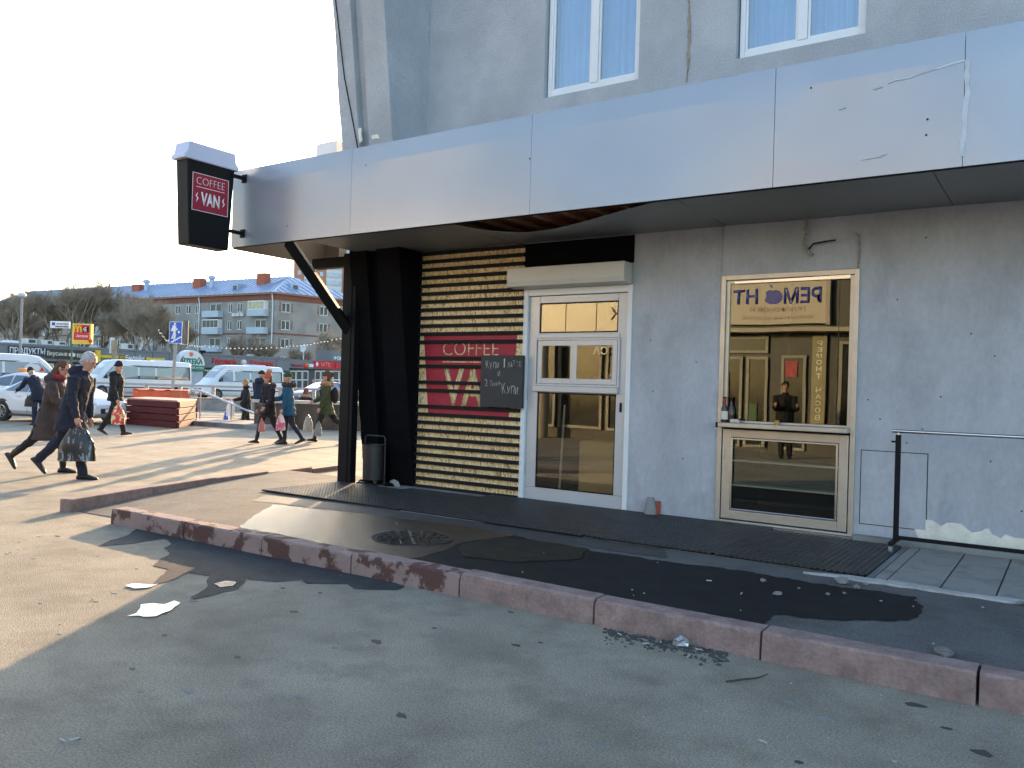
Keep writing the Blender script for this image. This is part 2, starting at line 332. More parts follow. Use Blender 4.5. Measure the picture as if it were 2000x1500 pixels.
# loose black cable down the rib, broken plaster
MB().tube([(-7.64, Yf(7)-.01, 7), (-7.62, Yf(6)-.02, 6.1), (-7.55, Yf(5.2)-.015, 5.2), (-7.45, Yf(4.6)-.01, 4.6), (-7.40, Yf(4.3)-.01, 4.3), (-7.385, Yf(4.05)-.01, 4.02)], .007, 6).build('cable', M_blackmetal, B)
def chip(px, seed, yoff, X=None, m=M_exposed):
    P = []
    for x, y in px:
        d = ray(x, y); p = CAM+d*((yoff-CAM.y)/d.y); P.append(p)
    P = [Vector((p[0], yoff, p[1])) for p in rough_outline([(p.x, p.z) for p in P], .012, .03, seed)]
    b = MB(); n = len(P); b.add(P+[p+Vector((0, .012, 0)) for p in P], [tuple(range(n))]+[(i, (i+1) % n, (i+1) % n+n, i+n) for i in range(n)]); return b.build('bare_plaster', m, B)
for px, s_ in (([(724, 250), (737, 248), (741, 270), (727, 272)], 3), ([(697, 247), (706, 250), (707, 275), (702, 280)], 4)):
    chip(px, s_, Yf(4.4)-.012)
# --- black zone at the corner
bx('recess_wall', M_black, B, -7.62, -6.842, .31, .36, 0, 3.398)
bx('black_panel', M_black, B, -5.285, -3.905, -.012, .0, 2.795, 3.088)
post = bx('post', M_blackmetal, B, -7.82, -7.66, -.41, -.26, .1, 3.088, bevel=.008)
bx('post_flange', M_blackmetal, post, -7.655, -7.60, -.40, -.30, .15, 3.0)
MB().tube([(-7.74, -.36, 2.10), (-7.86, -1.28, 3.10)], .085, 4).build('brace', M_blackmetal, B)
# rubble at the foot of the rib
for k in range(9):
    MB().ball((-7.2+.3*random.random()-.05*k, -.14-.1*random.random(), .16), (.05+.05*random.random(), .04, .03+.05*random.random()), 6, 4, Matrix.Rotation(random.random()*3, 3, 'X')).build('rubble', M_black if k % 3 else M_concrete, B)
# --- OSB cladding, slats and painted logo
osb = bx('osb_panel', M_osb, B, -6.835, -5.29, -.012, .0, .17, 3.10)
for i in range(30):
    if i in (12, 15, 18): continue
    z = 3.065-.1*i; j = random.uniform(-.005, .005)
    bx('slat', M_slat, osb, -6.86+j, -5.285+j*.5, -.045, -.0125, z-.021, z+.021, bevel=.003)
lg = MB().prism([(-6.775, 2.07), (-5.36, 2.07), (-5.45, 1.055), (-6.665, 1.055)], lambda a, b, d: Vector((a, d, b)), -.0145, -.0125).build('painted_logo', M_red, osb)
WF = lambda x, z, y: frame((x, y, z), (1, 0, 0))
text('lettering', 'COFFEE', WF(-6.46, 1.80, -.0148), .84, .165, M_osb, osb, bold=-.012, depth=.0015)
bx('logo_line', M_osb, osb, -6.46, -5.6, -.0163, -.0148, 1.715, 1.728)
text('lettering', 'VAN', WF(-6.44, 1.18, -.0148), .95, .47, M_osb, osb, bold=.03, depth=.0015)
# --- kiosk door
D = bx('door', M_doorgrey, B, -5.22, -3.965, .02, .055, .135, .30)          # bottom rail carries the rest
b = MB(); b.box(-5.22, -5.085, .02, .055, .302, 2.48); b.box(-4.085, -3.965, .02, .055, .302, 2.48); b.box(-5.083, -4.087, .02, .055, 2.40, 2.48); b.box(-5.083, -4.087, .02, .055, 1.985, 2.06); b.box(-5.083, -4.087, .02, .055, 1.385, 1.465); b.build('door_leaf_frame', M_doorgrey, D, bevel=.004)
bx('transom_rail', M_doorgrey, D, -5.10, -4.055, .0, .018, 2.0, 2.045, bevel=.004); bx('window_ledge', M_doorgrey, D, -5.125, -4.05, -.03, .018, 1.395, 1.46, bevel=.005)
b = ringbox(MB(), -5.12, -4.045, 1.462, 1.998, .022, -.005, .018); b.build('slider_track', M_doorgrey, D, bevel=.003)
for x0, x1, y in ((-5.085, -4.60, .004), (-4.62, -4.07, -.012)):
    sa = ringbox(MB(), x0, x1, 1.487, 1.974, .055, y, y+.014, .06, .06).build('sliding_sash', M_doorgrey, D, bevel=.003)
    bx('pane', M_glass_door, sa, x0+.056, x1-.056, y+.005, y+.009, 1.548, 1.913)
for z0, z1 in ((2.062, 2.398), (.302, 1.383)): bx('pane', M_glass_door, D, -5.083, -4.087, .034, .039, z0, z1)
for z0, z1 in ((2.062, 2.398), (.302, 1.383)): ringbox(MB(), -5.084, -4.086, z0, z1, .012, .028, .033).build('gasket', M_blackmetal, D)
b = MB(); b.box(-5.285, -5.225, -.02, .06, .13, 2.56); b.box(-3.96, -3.905, -.02, .06, .13, 2.56); b.box(-5.225, -3.96, -.015, .06, 2.485, 2.56); b.build('door_frame', M_white, B, bevel=.004)
MB().prism([(-.022, 2.56), (-.19, 2.575), (-.21, 2.63), (-.21, 2.785), (-.022, 2.785)], lambda a, b, d: Vector((d, a, b)), -5.40, -3.915).build('shutter_box', mat('shutter_cream', (.60, .575, .53), .45, var=.04), B, bevel=.006)
for z in (.45, 1.3, 2.2): bx('hinge', M_doorgrey, D, -5.232, -5.218, .0, .02, z, z+.1, bevel=.003)
bx('lock', M_blackmetal, D, -4.035, -4.01, .008, .02, 1.20, 1.30, bevel=.004)
bx('threshold', M_white, B, -4.95, -3.96, -.035, .02, .128, .15, bevel=.004)
# the room behind, box and mop inside
rm = ringbox(MB(), -6.7, -3.3, .12, 2.9, .05, .2, 2.6); rm.box(-6.7, -3.3, 2.61, 2.65, .12, 2.9); rm.build('room', M_dark, B)
cb = tag(bx('cardboard_box', mat('cardboard', (.62, .46, .27), .8, var=.08, vs=3), None, -4.56, -3.98, .10, .5, .171, .86, bevel=.004), 'plain brown cardboard box behind the lower door glass', 'box')
tp = bx('flap', MATS['cardboard'], cb, -4.54, -4.0, .12, .48, .861, .867)
mp = thing('mop', 'mop with pale handle leaning inside the glazed door', 'mop', (-4.83, .14, .17))
MB().tube([(-4.83, .14, .22), (-4.80, .16, 1.25)], .013, 8).build('handle', M_white, mp); MB().tube([(-4.83, .14, .17), (-4.83, .14, .3)], [.05, .02], 8).build('head', M_concrete, mp)
shelf = tag(bx('counter_shelf', M_dark, None, -5.06, -4.1, .1, .4, 1.44, 1.47), 'dark shelf under the sliding service window', 'shelf')
for k, (x, c) in enumerate(((-4.42, (.30, .2, .6)), (-4.22, (.75, .5, .65)))):
    b = MB(); rr = random.Random(k)
    for q in range(10): b.ball((x+rr.uniform(-.06, .06), .2+rr.uniform(-.04, .04), 1.50+rr.uniform(0, .05+.07*k)), .035, 7, 5)
    tag(b.build('sweets_pack', mat('sweets%d' % k, c, .4, var=.5, vs=30), None, smooth=True), ('violet' if k == 0 else 'pink')+' bag of sweets behind the sliding pane', 'sweets')
# --- aluminium shop window
W = ringbox(MB(), -2.93, -1.64, .172, 2.60, .045, -.03, .05, .05, .02).build('shop_window', M_alu, B, bevel=.004)
b = ringbox(MB(), -2.884, -1.686, 1.15, 2.548, .035, .0, .04, .03, .02); b.build('upper_frame', M_alu, W, bevel=.003)
MB().prism([(-2.80, 2.516), (-1.72, 2.516), (-1.72, 2.549), (-2.80, 2.535)], lambda a, b_, d: Vector((a, d, b_)), -.02, -.002).build('head_trim', M_steel, W)
for x0, x1, y in ((-2.848, -2.255, .020), (-2.27, -1.82, .012), (-1.84, -1.722, .028)): bx('pane', M_glass, W, x0, x1, y, y+.004, 1.172, 2.516)
b = MB(); b.box(-2.885, -1.685, -.16, .03, 1.105, 1.148); b.build('counter', M_alu, W, bevel=.006); bx('counter_edge', M_blackmetal, W, -2.90, -2.88, -.165, -.0, 1.10, 1.15)
LD = ringbox(MB(), -2.875, -1.695, .205, 1.085, .085, -.025, .03, .08, .085).build('lower_door', M_alu, W, bevel=.006)
ringbox(MB(), -2.787, -1.783, .293, 1.003, .018, -.034, -.027).build('glazing_bead', M_steel, W, bevel=.008)
bx('lower_pane', glass('lower_glass', (.8, .8, .76), .05, (.88, .95, .88), wav=.2), W, -2.786, -1.784, .0, .005, .292, 1.002)
for z in (.53, .77): bx('shelf', mat('shelf_glass', (.75, .75, .70), .3, var=.05), W, -2.786, -1.784, .009, .16, z, z+.014)
bx('latch', M_steel, W, -2.865, -2.85, -.045, -.026, .80, .90, bevel=.003)
b = ringbox(MB(), -3.0, -1.55, .14, 2.75, .05, .17, 1.4); b.box(-3.0, -1.55, 1.41, 1.45, .14, 2.75); b.build('kiosk_room', mat('kiosk_dark', (.02, .02, .018), .9), B)
bx('drip_sill', M_steel, B, -2.80, -1.50, -.09, -.032, .150, .168); 
for k, x in enumerate((-2.855, -2.80)):
    bt = tag(MB().lathe([(.030, 0), (.034, .01), (.034, .13), (.014, .18), (.013, .235), (.016, .24), (.016, .25)], 16, (x, -.045-.03*k*0+(.03 if k else 0), 1.148)).build('bottle', mat('bottle_brown', (.05, .02, .01), .12, var=.1), None, smooth=True), ('brown bottle with red cap and pale label on the window counter', 'plain dark bottle behind the red-capped bottle')[k], 'bottle')
    if k == 0:
        MB().lathe([(.0145, .185), (.0145, .252), (.01, .254)], 16, (x, -.045, 1.148)).build('cap', M_red, bt, smooth=True); MB().lathe([(.0348, .03), (.0348, .11)], 16, (x, -.045, 1.148)).build('bottle_label', mat('paper', (.6, .56, .48), .8), bt, smooth=True)
tag(MB().tube([(-2.78, -.06, 1.167), (-2.70, -.09, 1.167)], .019, 12).build('paper_roll', mat('paper', (.6, .56, .48), .8), None), 'small white paper roll lying on the window counter', 'paper roll')
tag(MB().lathe([(.02, 0), (.024, .04), (.024, .042), (.018, .042), (.016, .01)], 14, (-2.34, -.05, 1.148)).build('amber_cup', mat('amber', (.45, .22, .05), .2), None, smooth=True), 'tiny amber cup on the window counter', 'cup')
# --- upper windows
for a, c in UPW[:3]:
    w = ringbox(MB(), a+.015, c-.01, 4.765, 6.55, .05, .06, .13, .05, .07).build('window', M_white, B, bevel=.005); mid = (a+c)/2+.02
    bx('mullion', M_white, w, mid-.045, mid+.045, .055, .13, 4.836, 6.5, bevel=.005)
    for x0, x1 in ((a+.066, mid-.047), (mid+.047, c-.062)):
        ringbox(MB(), x0, x1, 4.838, 6.498, .022, .075, .12).build('sash', M_white, w, bevel=.003); bx('pane', M_glass_up, w, x0+.022, x1-.022, .095, .1, 4.86, 6.476)
    n = 60; P = []
    for i in range(n+1): P.append((a+.05+(c-a-.1)*i/n, .24+.02*math.sin(i*1.15)+.012*math.sin(i*2.7+a)))
    MB().loft([[(x, y, 4.6) for x, y in P], [(x, y, 6.6) for x, y in P]], caps=False, closed=False).build('curtain', M_curtain, w, smooth=True)
    bx('window_room', M_dark, w, a-.2, c+.2, .6, .65, 4.4, 6.8)
# --- canopy
CY, CZ0, CZ1 = -1.36, 3.09, 4.05
cn = bx('canopy', M_soffit, B, -8.83, 12, CY+.05, -.02, CZ1-.05, CZ1-.012)       # its deck; sheets and framing hang from it
xj = [-8.85, -6.76, -4.36, -2.04, -.70, 1.5, 3.7, 5.9, 8.1, 12]
for i in range(len(xj)-1):
    e = random.uniform(0, .003); nx = 14; rings = []
    prof = [(CY+.022, CZ0), (CY, CZ0), (CY, CZ0+.35), (CY, CZ0+.62), (CY-.001, CZ1-.19), (CY+.005, CZ1), (CY+.03, CZ1), (CY+.022, CZ1-.19), (CY+.022, CZ0+.35)]
    for k in range(nx+1):
        x = xj[i]+.002+(xj[i+1]-xj[i]-.004)*k/nx; bul = .004*math.sin(math.pi*k/nx)
        rings.append([(x, y+e+(bul if 2 <= q <= 3 else 0), z) for q, (y, z) in enumerate(prof)])
    MB().loft(rings).build('fascia_panel', M_fascia, cn, smooth=True, angle=3.)
MB().loft([[(-8.85, CY+.03, CZ0-.02), (-8.83, CY+.03, CZ0-.02), (-8.83, CY+.03, CZ1), (-8.85, CY+.03, CZ1)], [(-8.85, .34, CZ0-.02), (-8.83, .34, CZ0-.02), (-8.83, .34, CZ1), (-8.85, .34, CZ1)]]).build('end_panel', M_soffit, cn)
bx('end_box', M_soffit, cn, -8.83, -8.55, .2, .34, CZ0-.02, CZ1); bx('vent_box', M_white, cn, -8.85, -8.45, .0, .3, CZ1+.02, 4.75, bevel=.006)
bx('lip', M_blackmetal, cn, -8.84, 12, CY+.023, CY+.045, CZ0-.006, CZ0+.012)
# soffit sheets; one has come loose and sags at its front edge
xs = [-7.6, -5.40, -2.9, -.9, 1.3, 4, 8, 12]
for i in range(len(xs)-1):
    x0, x1 = xs[i]+.003, xs[i+1]-.003
    nx, ny = 28, 8; rings = []
    for k in range(nx+1):
        x = x0+(x1-x0)*k/nx; ring = []
        for j in range(ny+1):
            t = j/ny; y = CY+.05+(-.005-CY-.05)*t
            sag = (.165*math.sin(math.pi*min(1, max(0, (x-x0)/(x1-x0)))**.8)**1.6*(1-t)**1.7) if i == 1 else .004*math.sin(x*3+j)
            ring.append((x, y, 3.096-sag))
        rings.append(ring)
    b = MB().loft(rings, caps=False, closed=False); b.build('soffit_sheet', M_soffit, cn, smooth=True)
bx('soffit_underlay', M_wood_dark, cn, -7.58, 12, CY+.05, -.005, 3.175, 3.19)
for k in range(9): bx('batten', mat('batten_wood', (.62, .36, .22), .8, var=.2), cn, -5.5+.33*k, -5.43+.33*k, CY+.06, -.1, 3.135, 3.174)
bx('corner_beam', M_blackmetal, cn, -8.4, -7.6, -.42, -.30, 2.92, 3.05)
# --- small things on the wall
MB().tube([(-2.13, -.03, 3.09), (-2.12, -.05, 2.95), (-2.14, -.04, 2.86), (-2.09, -.05, 2.78), (-2.05, -.06, 2.74)], .016, 6).build('braided_cable', mat('cable_grey', (.3, .28, .24), .7, var=.5, vs=60), B)
MB().tube([(-2.09, -.05, 2.80), (-2.05, -.05, 2.85), (-1.95, -.06, 2.86), (-1.85, -.05, 2.87)], .008, 6).build('wire', M_blackmetal, B)
MB().tube([(-1.69, -.01, 2.93), (-1.655, -.02, 2.90), (-1.65, -.015, 2.75), (-1.66, -.01, 2.6)], .009, 6).build('wire', mat('cable_grey', (.3, .28, .24)), B)
bx('panel_joint', M_plaster, B, -2.985, -2.94, -.012, -.001, 2.62, 3.088)
bx('access_panel', M_plaster_low, B, -1.585, -1.05, -.006, -.001, .30, .955)
b = ringbox(MB(), -1.592, -1.043, .293, .962, .006, -.003, -.0012); b.build('panel_gap', M_blackmetal, B)
rr = random.Random(5); top = [(-1.14, .31)]; x = -1.12; z = .36
while x < 1.2: z += rr.uniform(-.045, .04); z = min(.39, max(.27, z)); top.append((x, z)); x += rr.uniform(.02, .07)
MB().prism([(-1.10, .215)]+top+[(1.2, .215)], lambda a, b_, d: Vector((a, d, b_)), -.005, -.001).build('bare_plaster', M_exposed, B)
bx('base_ledge', M_concrete, B, -1.62, 12, -.13, -.002, .10, .20, bevel=.01)
MB().lathe([(.065, 0), (.06, .06), (.035, .17), (.03, .175)], 14, (-3.60, -.08, .165)).build('pipe_stub', M_concrete, B, smooth=True)
bx('brick_piece', mat('brick_red', (.35, .09, .05), .9), B, -3.56, -3.52, -.06, -.002, .165, .30)
for k in range(26):
    x = random.uniform(-3.85, -.3); z = random.uniform(.4, 2.9)
    if -2.97 < x < -1.6: continue
    MB().ball((x, -.001, z), (.007, .004, .007), 6, 4).build('nail_hole', M_blackmetal, B)
# --- paving slabs, mats, manhole
xt = [-1.15, -1.06, -.73, -.40, -.07, .26, .59, .92, 1.25, 1.6, 2, 2.4]
for i in range(len(xt)-1): bx('paving_slab', M_tile, plat, xt[i]+.005, xt[i+1]-.005, -1.70+random.uniform(-.04, .03), -.135, PZ-.03, .165+random.uniform(-.003, .003), bevel=.006)
bx('slab_base', M_concrete, plat, -7.7, -1.16, -1.64, -.0, PZ-.03, .152); 
edge = MB(); P = []
x = -1.6
while x < 2.6: P.append((x, -1.80+random.uniform(-.02, .02))); x += .09
edge.prism(P+[(2.6, -1.72), (-1.3, -1.70)], lambda a, b_, d: Vector((a, b_, d)), PZ-.02, .160).build('mortar_edge', mat('mortar', (.42, .41, .40), .9, var=.2, vs=8, bump=.5), plat)
xm = [-7.74, -6.66, -5.62, -4.57, -3.50, -2.34, -1.20]
words = ['beside the black post', 'in front of the black rib', 'in front of the slatted panel', 'at the door', 'between door and shop window', 'under the shop window']
for i in range(6):
    x0, x1 = xm[i]+.006, xm[i+1]-.006; y0, y1 = -1.66+random.uniform(-.02, .02), (-.46, -.30, -.03, -.04, -.03, -.12)[i]
    if i == 5: y1 = -.20
    mt = tag(bx('rubber_mat', mat('rubber_base', (.004, .004, .0045), .9, spec=.1), None, x0, x1, y0, y1, .1525, .160), 'black openwork rubber floor mat '+words[i], 'mat', 'rubber mats along the wall')
    b = MB(); s = .046; yy = y0
    nxx = int((x1-x0)/s); nyy = int((y1-y0)/s)
    for k in range(nxx+1):
        x = x0+(x1-x0-.012)*k/nxx; b.box(x, x+.012, y0, y1, .1595, .172)
    for k in range(nyy+1):
        y = y0+(y1-y0-.012)*k/nyy; b.box(x0, x1, y, y+.012, .1595, .1712)
    o = b.build('lattice', M_rubber, mt); o['kind'] = 'stuff'
mh = tag(MB().lathe([(.34, 0), (.34, .012), (.30, .012), (.30, .008), (.0, .008)], 40, (-4.53, -2.72, PZ)).build('manhole_cover', mat('cast_iron', (.06, .058, .055), .35, metal=.5, var=.2), None), 'round cast iron manhole cover set in the wet pavement', 'manhole cover')
for ring_r, n in ((.27, 16), (.205, 12), (.14, 8), (.07, 4)):
    for k in range(n):
        a = 2*math.pi*(k+.5*(n % 8 == 4))/n; Mx = Matrix.Translation((-4.53+ring_r*math.cos(a), -2.72+ring_r*math.sin(a), PZ+.008)) @ Matrix.Rotation(a+.4, 4, 'Z')
        MB().box(-.028, .028, -.011, .011, 0, .012, Mx).build('stud', MATS['cast_iron'], mh, bevel=.003)

# --- old sealant smears and scratches on the fascia
M_seal = mat('sealant', (.52, .56, .61), .7, var=.15, vs=12)
def smear(pts, seed, amp=.012, m_=M_seal):
    P = rough_outline(pts, amp, .05, seed); n = len(P); V_ = [Vector((q[0], CY-.0025, q[1])) for q in P]; MB().add(V_+[v+Vector((0, .006, 0)) for v in V_], [tuple(range(n))]+[(i, (i+1) % n, (i+1) % n+n, i+n) for i in range(n)]).build('sealant_smear', m_, cn)
smear([(-.715, 3.16), (-.685, 3.16), (-.672, 3.5), (-.668, 3.83), (-.70, 3.84), (-.705, 3.5)], 1); smear([(-1.20, 3.765), (-.70, 3.835), (-.70, 3.85), (-1.20, 3.775)], 2, .008); smear([(-1.30, 3.74), (-1.24, 3.75), (-1.25, 3.765), (-1.31, 3.75)], 3, .005)
for k, (x, z, l_) in enumerate(((-1.38, 3.22, .16), (-1.25, 3.235, .05), (-1.55, 3.63, .05))): smear([(x, z), (x+l_, z+.006), (x+l_, z+.012), (x, z+.008)], 10+k, .003)
for k in range(7): x = -8+8*random.random(); MB().ball((x, CY-.001, CZ0+.1+.75*random.random()), (.008, .004, .008), 6, 4).build('rivet', M_blackmetal, cn)

chip([(1342, 0), (1347, 0), (1349, 60), (1346, 120), (1341, 160), (1343, 60)], 9, -.0125, m=mat('rust_stain', (.30, .24, .19), .9, var=.3, vs=20)).name = 'rust_streak'
# ================================================================== things at the building
def on_y(px, py, y):
    d = ray(px, py); return CAM+d*((y-CAM.y)/d.y)
# --- cup-shaped projecting sign (face in the Y-Z plane, looking along +X)
cup = thing('cup_sign', 'black paper cup shaped sign with pale lid projecting from the canopy', 'sign', (-8.74, -1.85, 3.0))
M_cup = mat('cup_black', (.006, .006, .007), .5, spec=.2, var=.1); M_lid = mat('cup_lid', (.56, .60, .76), .4, var=.04); M_wht = mat('letter_white', (.8, .79, .78), .5, var=.02)
YZ = lambda a, b, d: Vector((d, a, b))
MB().prism([(-2.17, 4.0), (-1.51, 4.0), (-1.565, 3.0), (-2.115, 3.0)], YZ, -8.84, -8.62).build('cup_body', M_cup, cup, bevel=.012)
MB().prism([(-2.225, 3.99), (-1.465, 3.99), (-1.465, 4.035), (-1.505, 4.075), (-1.525, 4.195), (-2.165, 4.195), (-2.185, 4.075), (-2.225, 4.035)], YZ, -8.865, -8.595).build('lid', M_lid, cup, bevel=.012)
lab = MB().prism([(-2.095, 3.405), (-1.595, 3.405), (-1.595, 3.85), (-2.095, 3.85)], YZ, -8.6205, -8.616).build('cup_label', M_red, cup)
CF = lambda y, z: frame((-8.616, y, z), (0, 1, 0))
b = MB()
for q in (((-2.095, -2.089), (3.405, 3.85)), ((-1.601, -1.595), (3.405, 3.85)), ((-2.089, -1.601), (3.405, 3.411)), ((-2.089, -1.601), (3.844, 3.85))): b.box(-8.616, -8.614, *q[0], *q[1])
b.build('label_border', M_wht, lab)
text('lettering', 'COFFEE', CF(-2.04, 3.72), .39, .085, M_wht, lab, bold=-.022, depth=.002); text('lettering', 'VAN', CF(-1.975, 3.48), .26, .155, M_wht, lab, bold=.03, depth=.002)
bx('label_line', M_wht, lab, -8.616, -8.614, -2.04, -1.65, 3.685, 3.692)
for y in (-2.03, -1.665): MB().tube([(-8.614, y-.008, 3.51), (-8.614, y+.012, 3.55), (-8.614, y-.010, 3.58), (-8.614, y+.008, 3.62)], [.002, .009, .009, .002], 6).build('steam_mark', M_wht, lab)
for z in (3.93, 3.245): MB().box(-8.64, -8.60, -1.56, -1.355, z-.02, z+.02).build('bracket', M_blackmetal, cup); bx('bracket_plate', M_blackmetal, cup, -8.66, -8.58, -1.375, -1.362, z-.05, z+.05)
# --- chalkboard
M_board = mat('chalkboard', (.028, .031, .035), .6, var=.25, vs=4); M_chalk = mat('chalk', (.62, .62, .62), .9, var=.2, vs=40)
cbd = tag(bx('chalkboard', M_board, None, -5.82, -5.225, -.085, -.048, 1.195, 1.80, bevel=.003), 'black chalkboard with white handwriting hung beside the door', 'chalkboard')
def hand(s, x, z, w, h, rot=0, seed=1):
    rr = random.Random(seed); n = len(s); k = 0; adv = w/n
    for ch in s:
        if ch != ' ':
            Mx = WF(x+k*adv, z+k*adv*math.tan(rot)+rr.uniform(-.006, .006), -.0852) @ Matrix.Rotation(rr.uniform(-.12, .12), 4, 'Z')
            text('chalk_letter', ch, Mx, adv*(.72 if ch not in '1и' else .6 if ch == 'и' else .35), h*rr.uniform(.88, 1.1)*(.68 if ch.islower() and h > .06 else 1), M_chalk, cbd, bold=-.022, depth=.0012)
        k += 1
hand('Купи', -5.74, 1.64, .20, .105, .05, 2); hand('1', -5.49, 1.66, .04, .11, 0, 3); hand('ЛАТТЕ', -5.44, 1.665, .20, .06, .08, 4); hand('и', -5.57, 1.555, .05, .055, 0, 5); hand('2', -5.75, 1.43, .05, .085, 0, 6); hand('Тоже', -5.685, 1.44, .16, .065, .12, 7); hand('Купи', -5.50, 1.36, .24, .13, -.05, 8)
# --- litter bin on a bent tube stand
bp_ = Vector((-7.30, -.17, .16)); bn = thing('litter_bin', 'black metal litter bin hung in a bent tube stand', 'litter bin', bp_)
x, y = bp_.x, bp_.y-.12; du = Vector((.82, .57, 0))*0+Vector((1, 0, 0))
MB().lathe([(.13, .2), (.135, .205), (.14, .62), (.148, .625), (.148, .64), (.13, .64), (.125, .22)], 24, (x, y, .02)).build('bucket', mat('bin_paint', (.018, .019, .023), .35, var=.3, vs=8), bn, smooth=True)
MB().tube([(x-.17, y-.12, .175), (x-.17, y+.02, .175), (x-.17, y+.02, .74), (x-.145, y+.02, .77), (x+.145, y+.02, .77), (x+.17, y+.02, .74), (x+.17, y+.02, .175), (x+.17, y-.12, .175)], .011, 8).build('stand', MATS['bin_paint'], bn, smooth=True)
MB().tube([(x-.17, y-.1, .175), (x+.17, y-.1, .175)], .011, 8).build('foot_bar', M_blackmetal, bn); MB().tube([(x-.17, y+.02, .5), (x+.17, y+.02, .5)], .008, 8).build('pivot', M_blackmetal, bn)
# --- clothes rail on castors
rk = thing('clothes_rail', 'black clothes rail with chrome top tube on castors by the wall', 'clothes rail', (-1.22, -.36, .165))
rx, ry = -1.23, -.34
ztop = on_y(1771, 843, ry).z
bx('upright', M_blackmetal, rk, rx-.02, rx+.02, ry-.02, ry+.02, .24, ztop-.03, bevel=.003); bx('upright', M_blackmetal, rk, rx+1.58, rx+1.62, ry-.02, ry+.02, .24, ztop-.03, bevel=.003)
MB().tube([(rx-.05, ry, ztop), (rx+1.66, ry, ztop)], .016, 14).build('top_tube', M_steel, rk, smooth=True); bx('lower_bar', M_blackmetal, rk, rx, rx+1.6, ry-.015, ry+.015, .245, .275)
for q in (0, 1.6):
    bx('foot', M_blackmetal, rk, rx+q-.018, rx+q+.018, ry-.25, ry+.17, .222, .25, bevel=.003); MB().tube([(rx+q, ry, ztop-.04), (rx+q, ry, ztop-.012)], .012, 10).build('collar', M_steel, rk)
    for yy in (-.23, .15):
        MB().tube([(rx+q-.012, ry+yy, .192), (rx+q+.012, ry+yy, .192)], .027, 14).build('castor', mat('castor_rubber', (.25, .25, .26), .5), rk); bx('castor_fork', M_steel, rk, rx+q-.016, rx+q-.013, ry+yy-.012, ry+yy+.012, .19, .222)
MB().tube([(rx-.055, ry, ztop-.09), (rx-.02, ry, ztop-.09)], .008, 8).build('screw_knob', M_blackmetal, rk)
# --- litter: stones on the pavement, scraps along the kerb
M_stone = mat('stone', (.20, .19, .18), .9, var=.2, vs=10); M_stone_d = mat('stone_dark', (.07, .065, .06), .9, var=.3, vs=12)
def lump(name, p, r, m, seed, flat=.6, sub=1, jag=0.):
    rr = random.Random(seed); bm = bmesh.new(); bmesh.ops.create_icosphere(bm, subdivisions=sub, radius=1)
    for v in bm.verts: v.co = Vector((v.co.x*r*rr.uniform(.7-jag, 1.25), v.co.y*r*rr.uniform(.6-jag, 1.1), (v.co.z*rr.uniform(.7, 1.2)+.75)*r*flat))
    me = bpy.data.meshes.new(name); bm.to_mesh(me); bm.free(); me.materials.append(m); o = link(name, me); o.location = p; o.rotation_euler = (0, 0, rr.random()*6); return o
for k, (px, py, r_) in enumerate(((1490, 1136, .035), (1518, 1163, .045), (1616, 1163, .03), (1645, 1140, .07), (1672, 1150, .04), (1648, 1160, .022), (1690, 1143, .03), (1560, 1150, .018), (1995, 1182, .045))):
    tag(lump('stone', on_z(px, py, PZ+.002), r_*.8, M_stone, 40+k, .5, 1, .15), ('broad flat stone chip at the corner of the rubber mat' if r_ == .07 else 'stone chip against the paving slabs' if px > 1900 else 'tiny grey stone chip on the damp pavement' if r_ < .025 else 'broken grey stone chip lying on the damp pavement'), 'stone', 'stone chips on the pavement')
foil = tag(lump('crumpled_foil', on_z(1330, 1262, 0), .055, mat('foil', (.55, .55, .57), .3, metal=.6, var=.3, vs=30), 77, .6, 2, .3), 'crumpled silver wrapper against the kerb', 'litter')
can = tag(sheet('flattened_can', rough_outline([on_z(a, b_, PZ+.012) for a, b_ in ((1825, 1264), (1840, 1262), (1862, 1272), (1863, 1278), (1845, 1281), (1828, 1272))], .008, .03, 5), PZ+.012, mat('can_metal', (.3, .28, .27), .4, metal=.7, var=.6, vs=40)), 'flattened drink can on the pavement', 'can')
can.modifiers.new('s', 'SOLIDIFY').thickness = .008
tag(MB().tube([on_z(1418, 1331, .006), on_z(1450, 1327, .012), on_z(1480, 1324, .01), on_z(1500, 1316, .008)], [.004, .005, .004, .002], 6).build('twig', mat('twig', (.05, .04, .03), .9), None), 'thin dark twig lying on the asphalt', 'twig')
rr = random.Random(9)
b = MB()
for k in range(420):                                   # the heap of grit, ash and butts in the gutter
    px = 1180+rr.random()**1.0*240; yb = 1228+(px-1180)*.205; c = on_z(px, yb+abs(rr.gauss(0, 10)), 0); s_ = rr.uniform(.002, .010)
    b.ball((c.x, c.y, s_*.5), (s_*rr.uniform(.8, 2), s_, s_*.7), 5, 4)
o = b.build('gutter_grit', M_stone_d); o['kind'] = 'stuff'; o['label'] = 'dark grit heaped along the foot of the kerb'
def scatter(name, m, n, seed, smin, smax, label, xr=(-9, 3), yr=(-7.6, -3.6), z=.004):
    rr = random.Random(seed); b = MB()
    for k in range(n):
        c = Vector((rr.uniform(*xr), rr.uniform(*yr), z)); s_ = rr.uniform(smin, smax); a = rr.random()*6; q = rr.randint(5, 8)
        top = [(c+Vector((math.cos(a+2*math.pi*i/q)*s_*rr.uniform(.5, 1.3), math.sin(a+2*math.pi*i/q)*s_*rr.uniform(.35, .8), .0015))) for i in range(q)]
        b.add(top+[p-Vector((0, 0, .005)) for p in top], [tuple(range(q))]+[(i, (i+1) % q, (i+1) % q+q, i+q) for i in range(q)])
    o = b.build(name, m); o['kind'] = 'stuff'; o['label'] = label
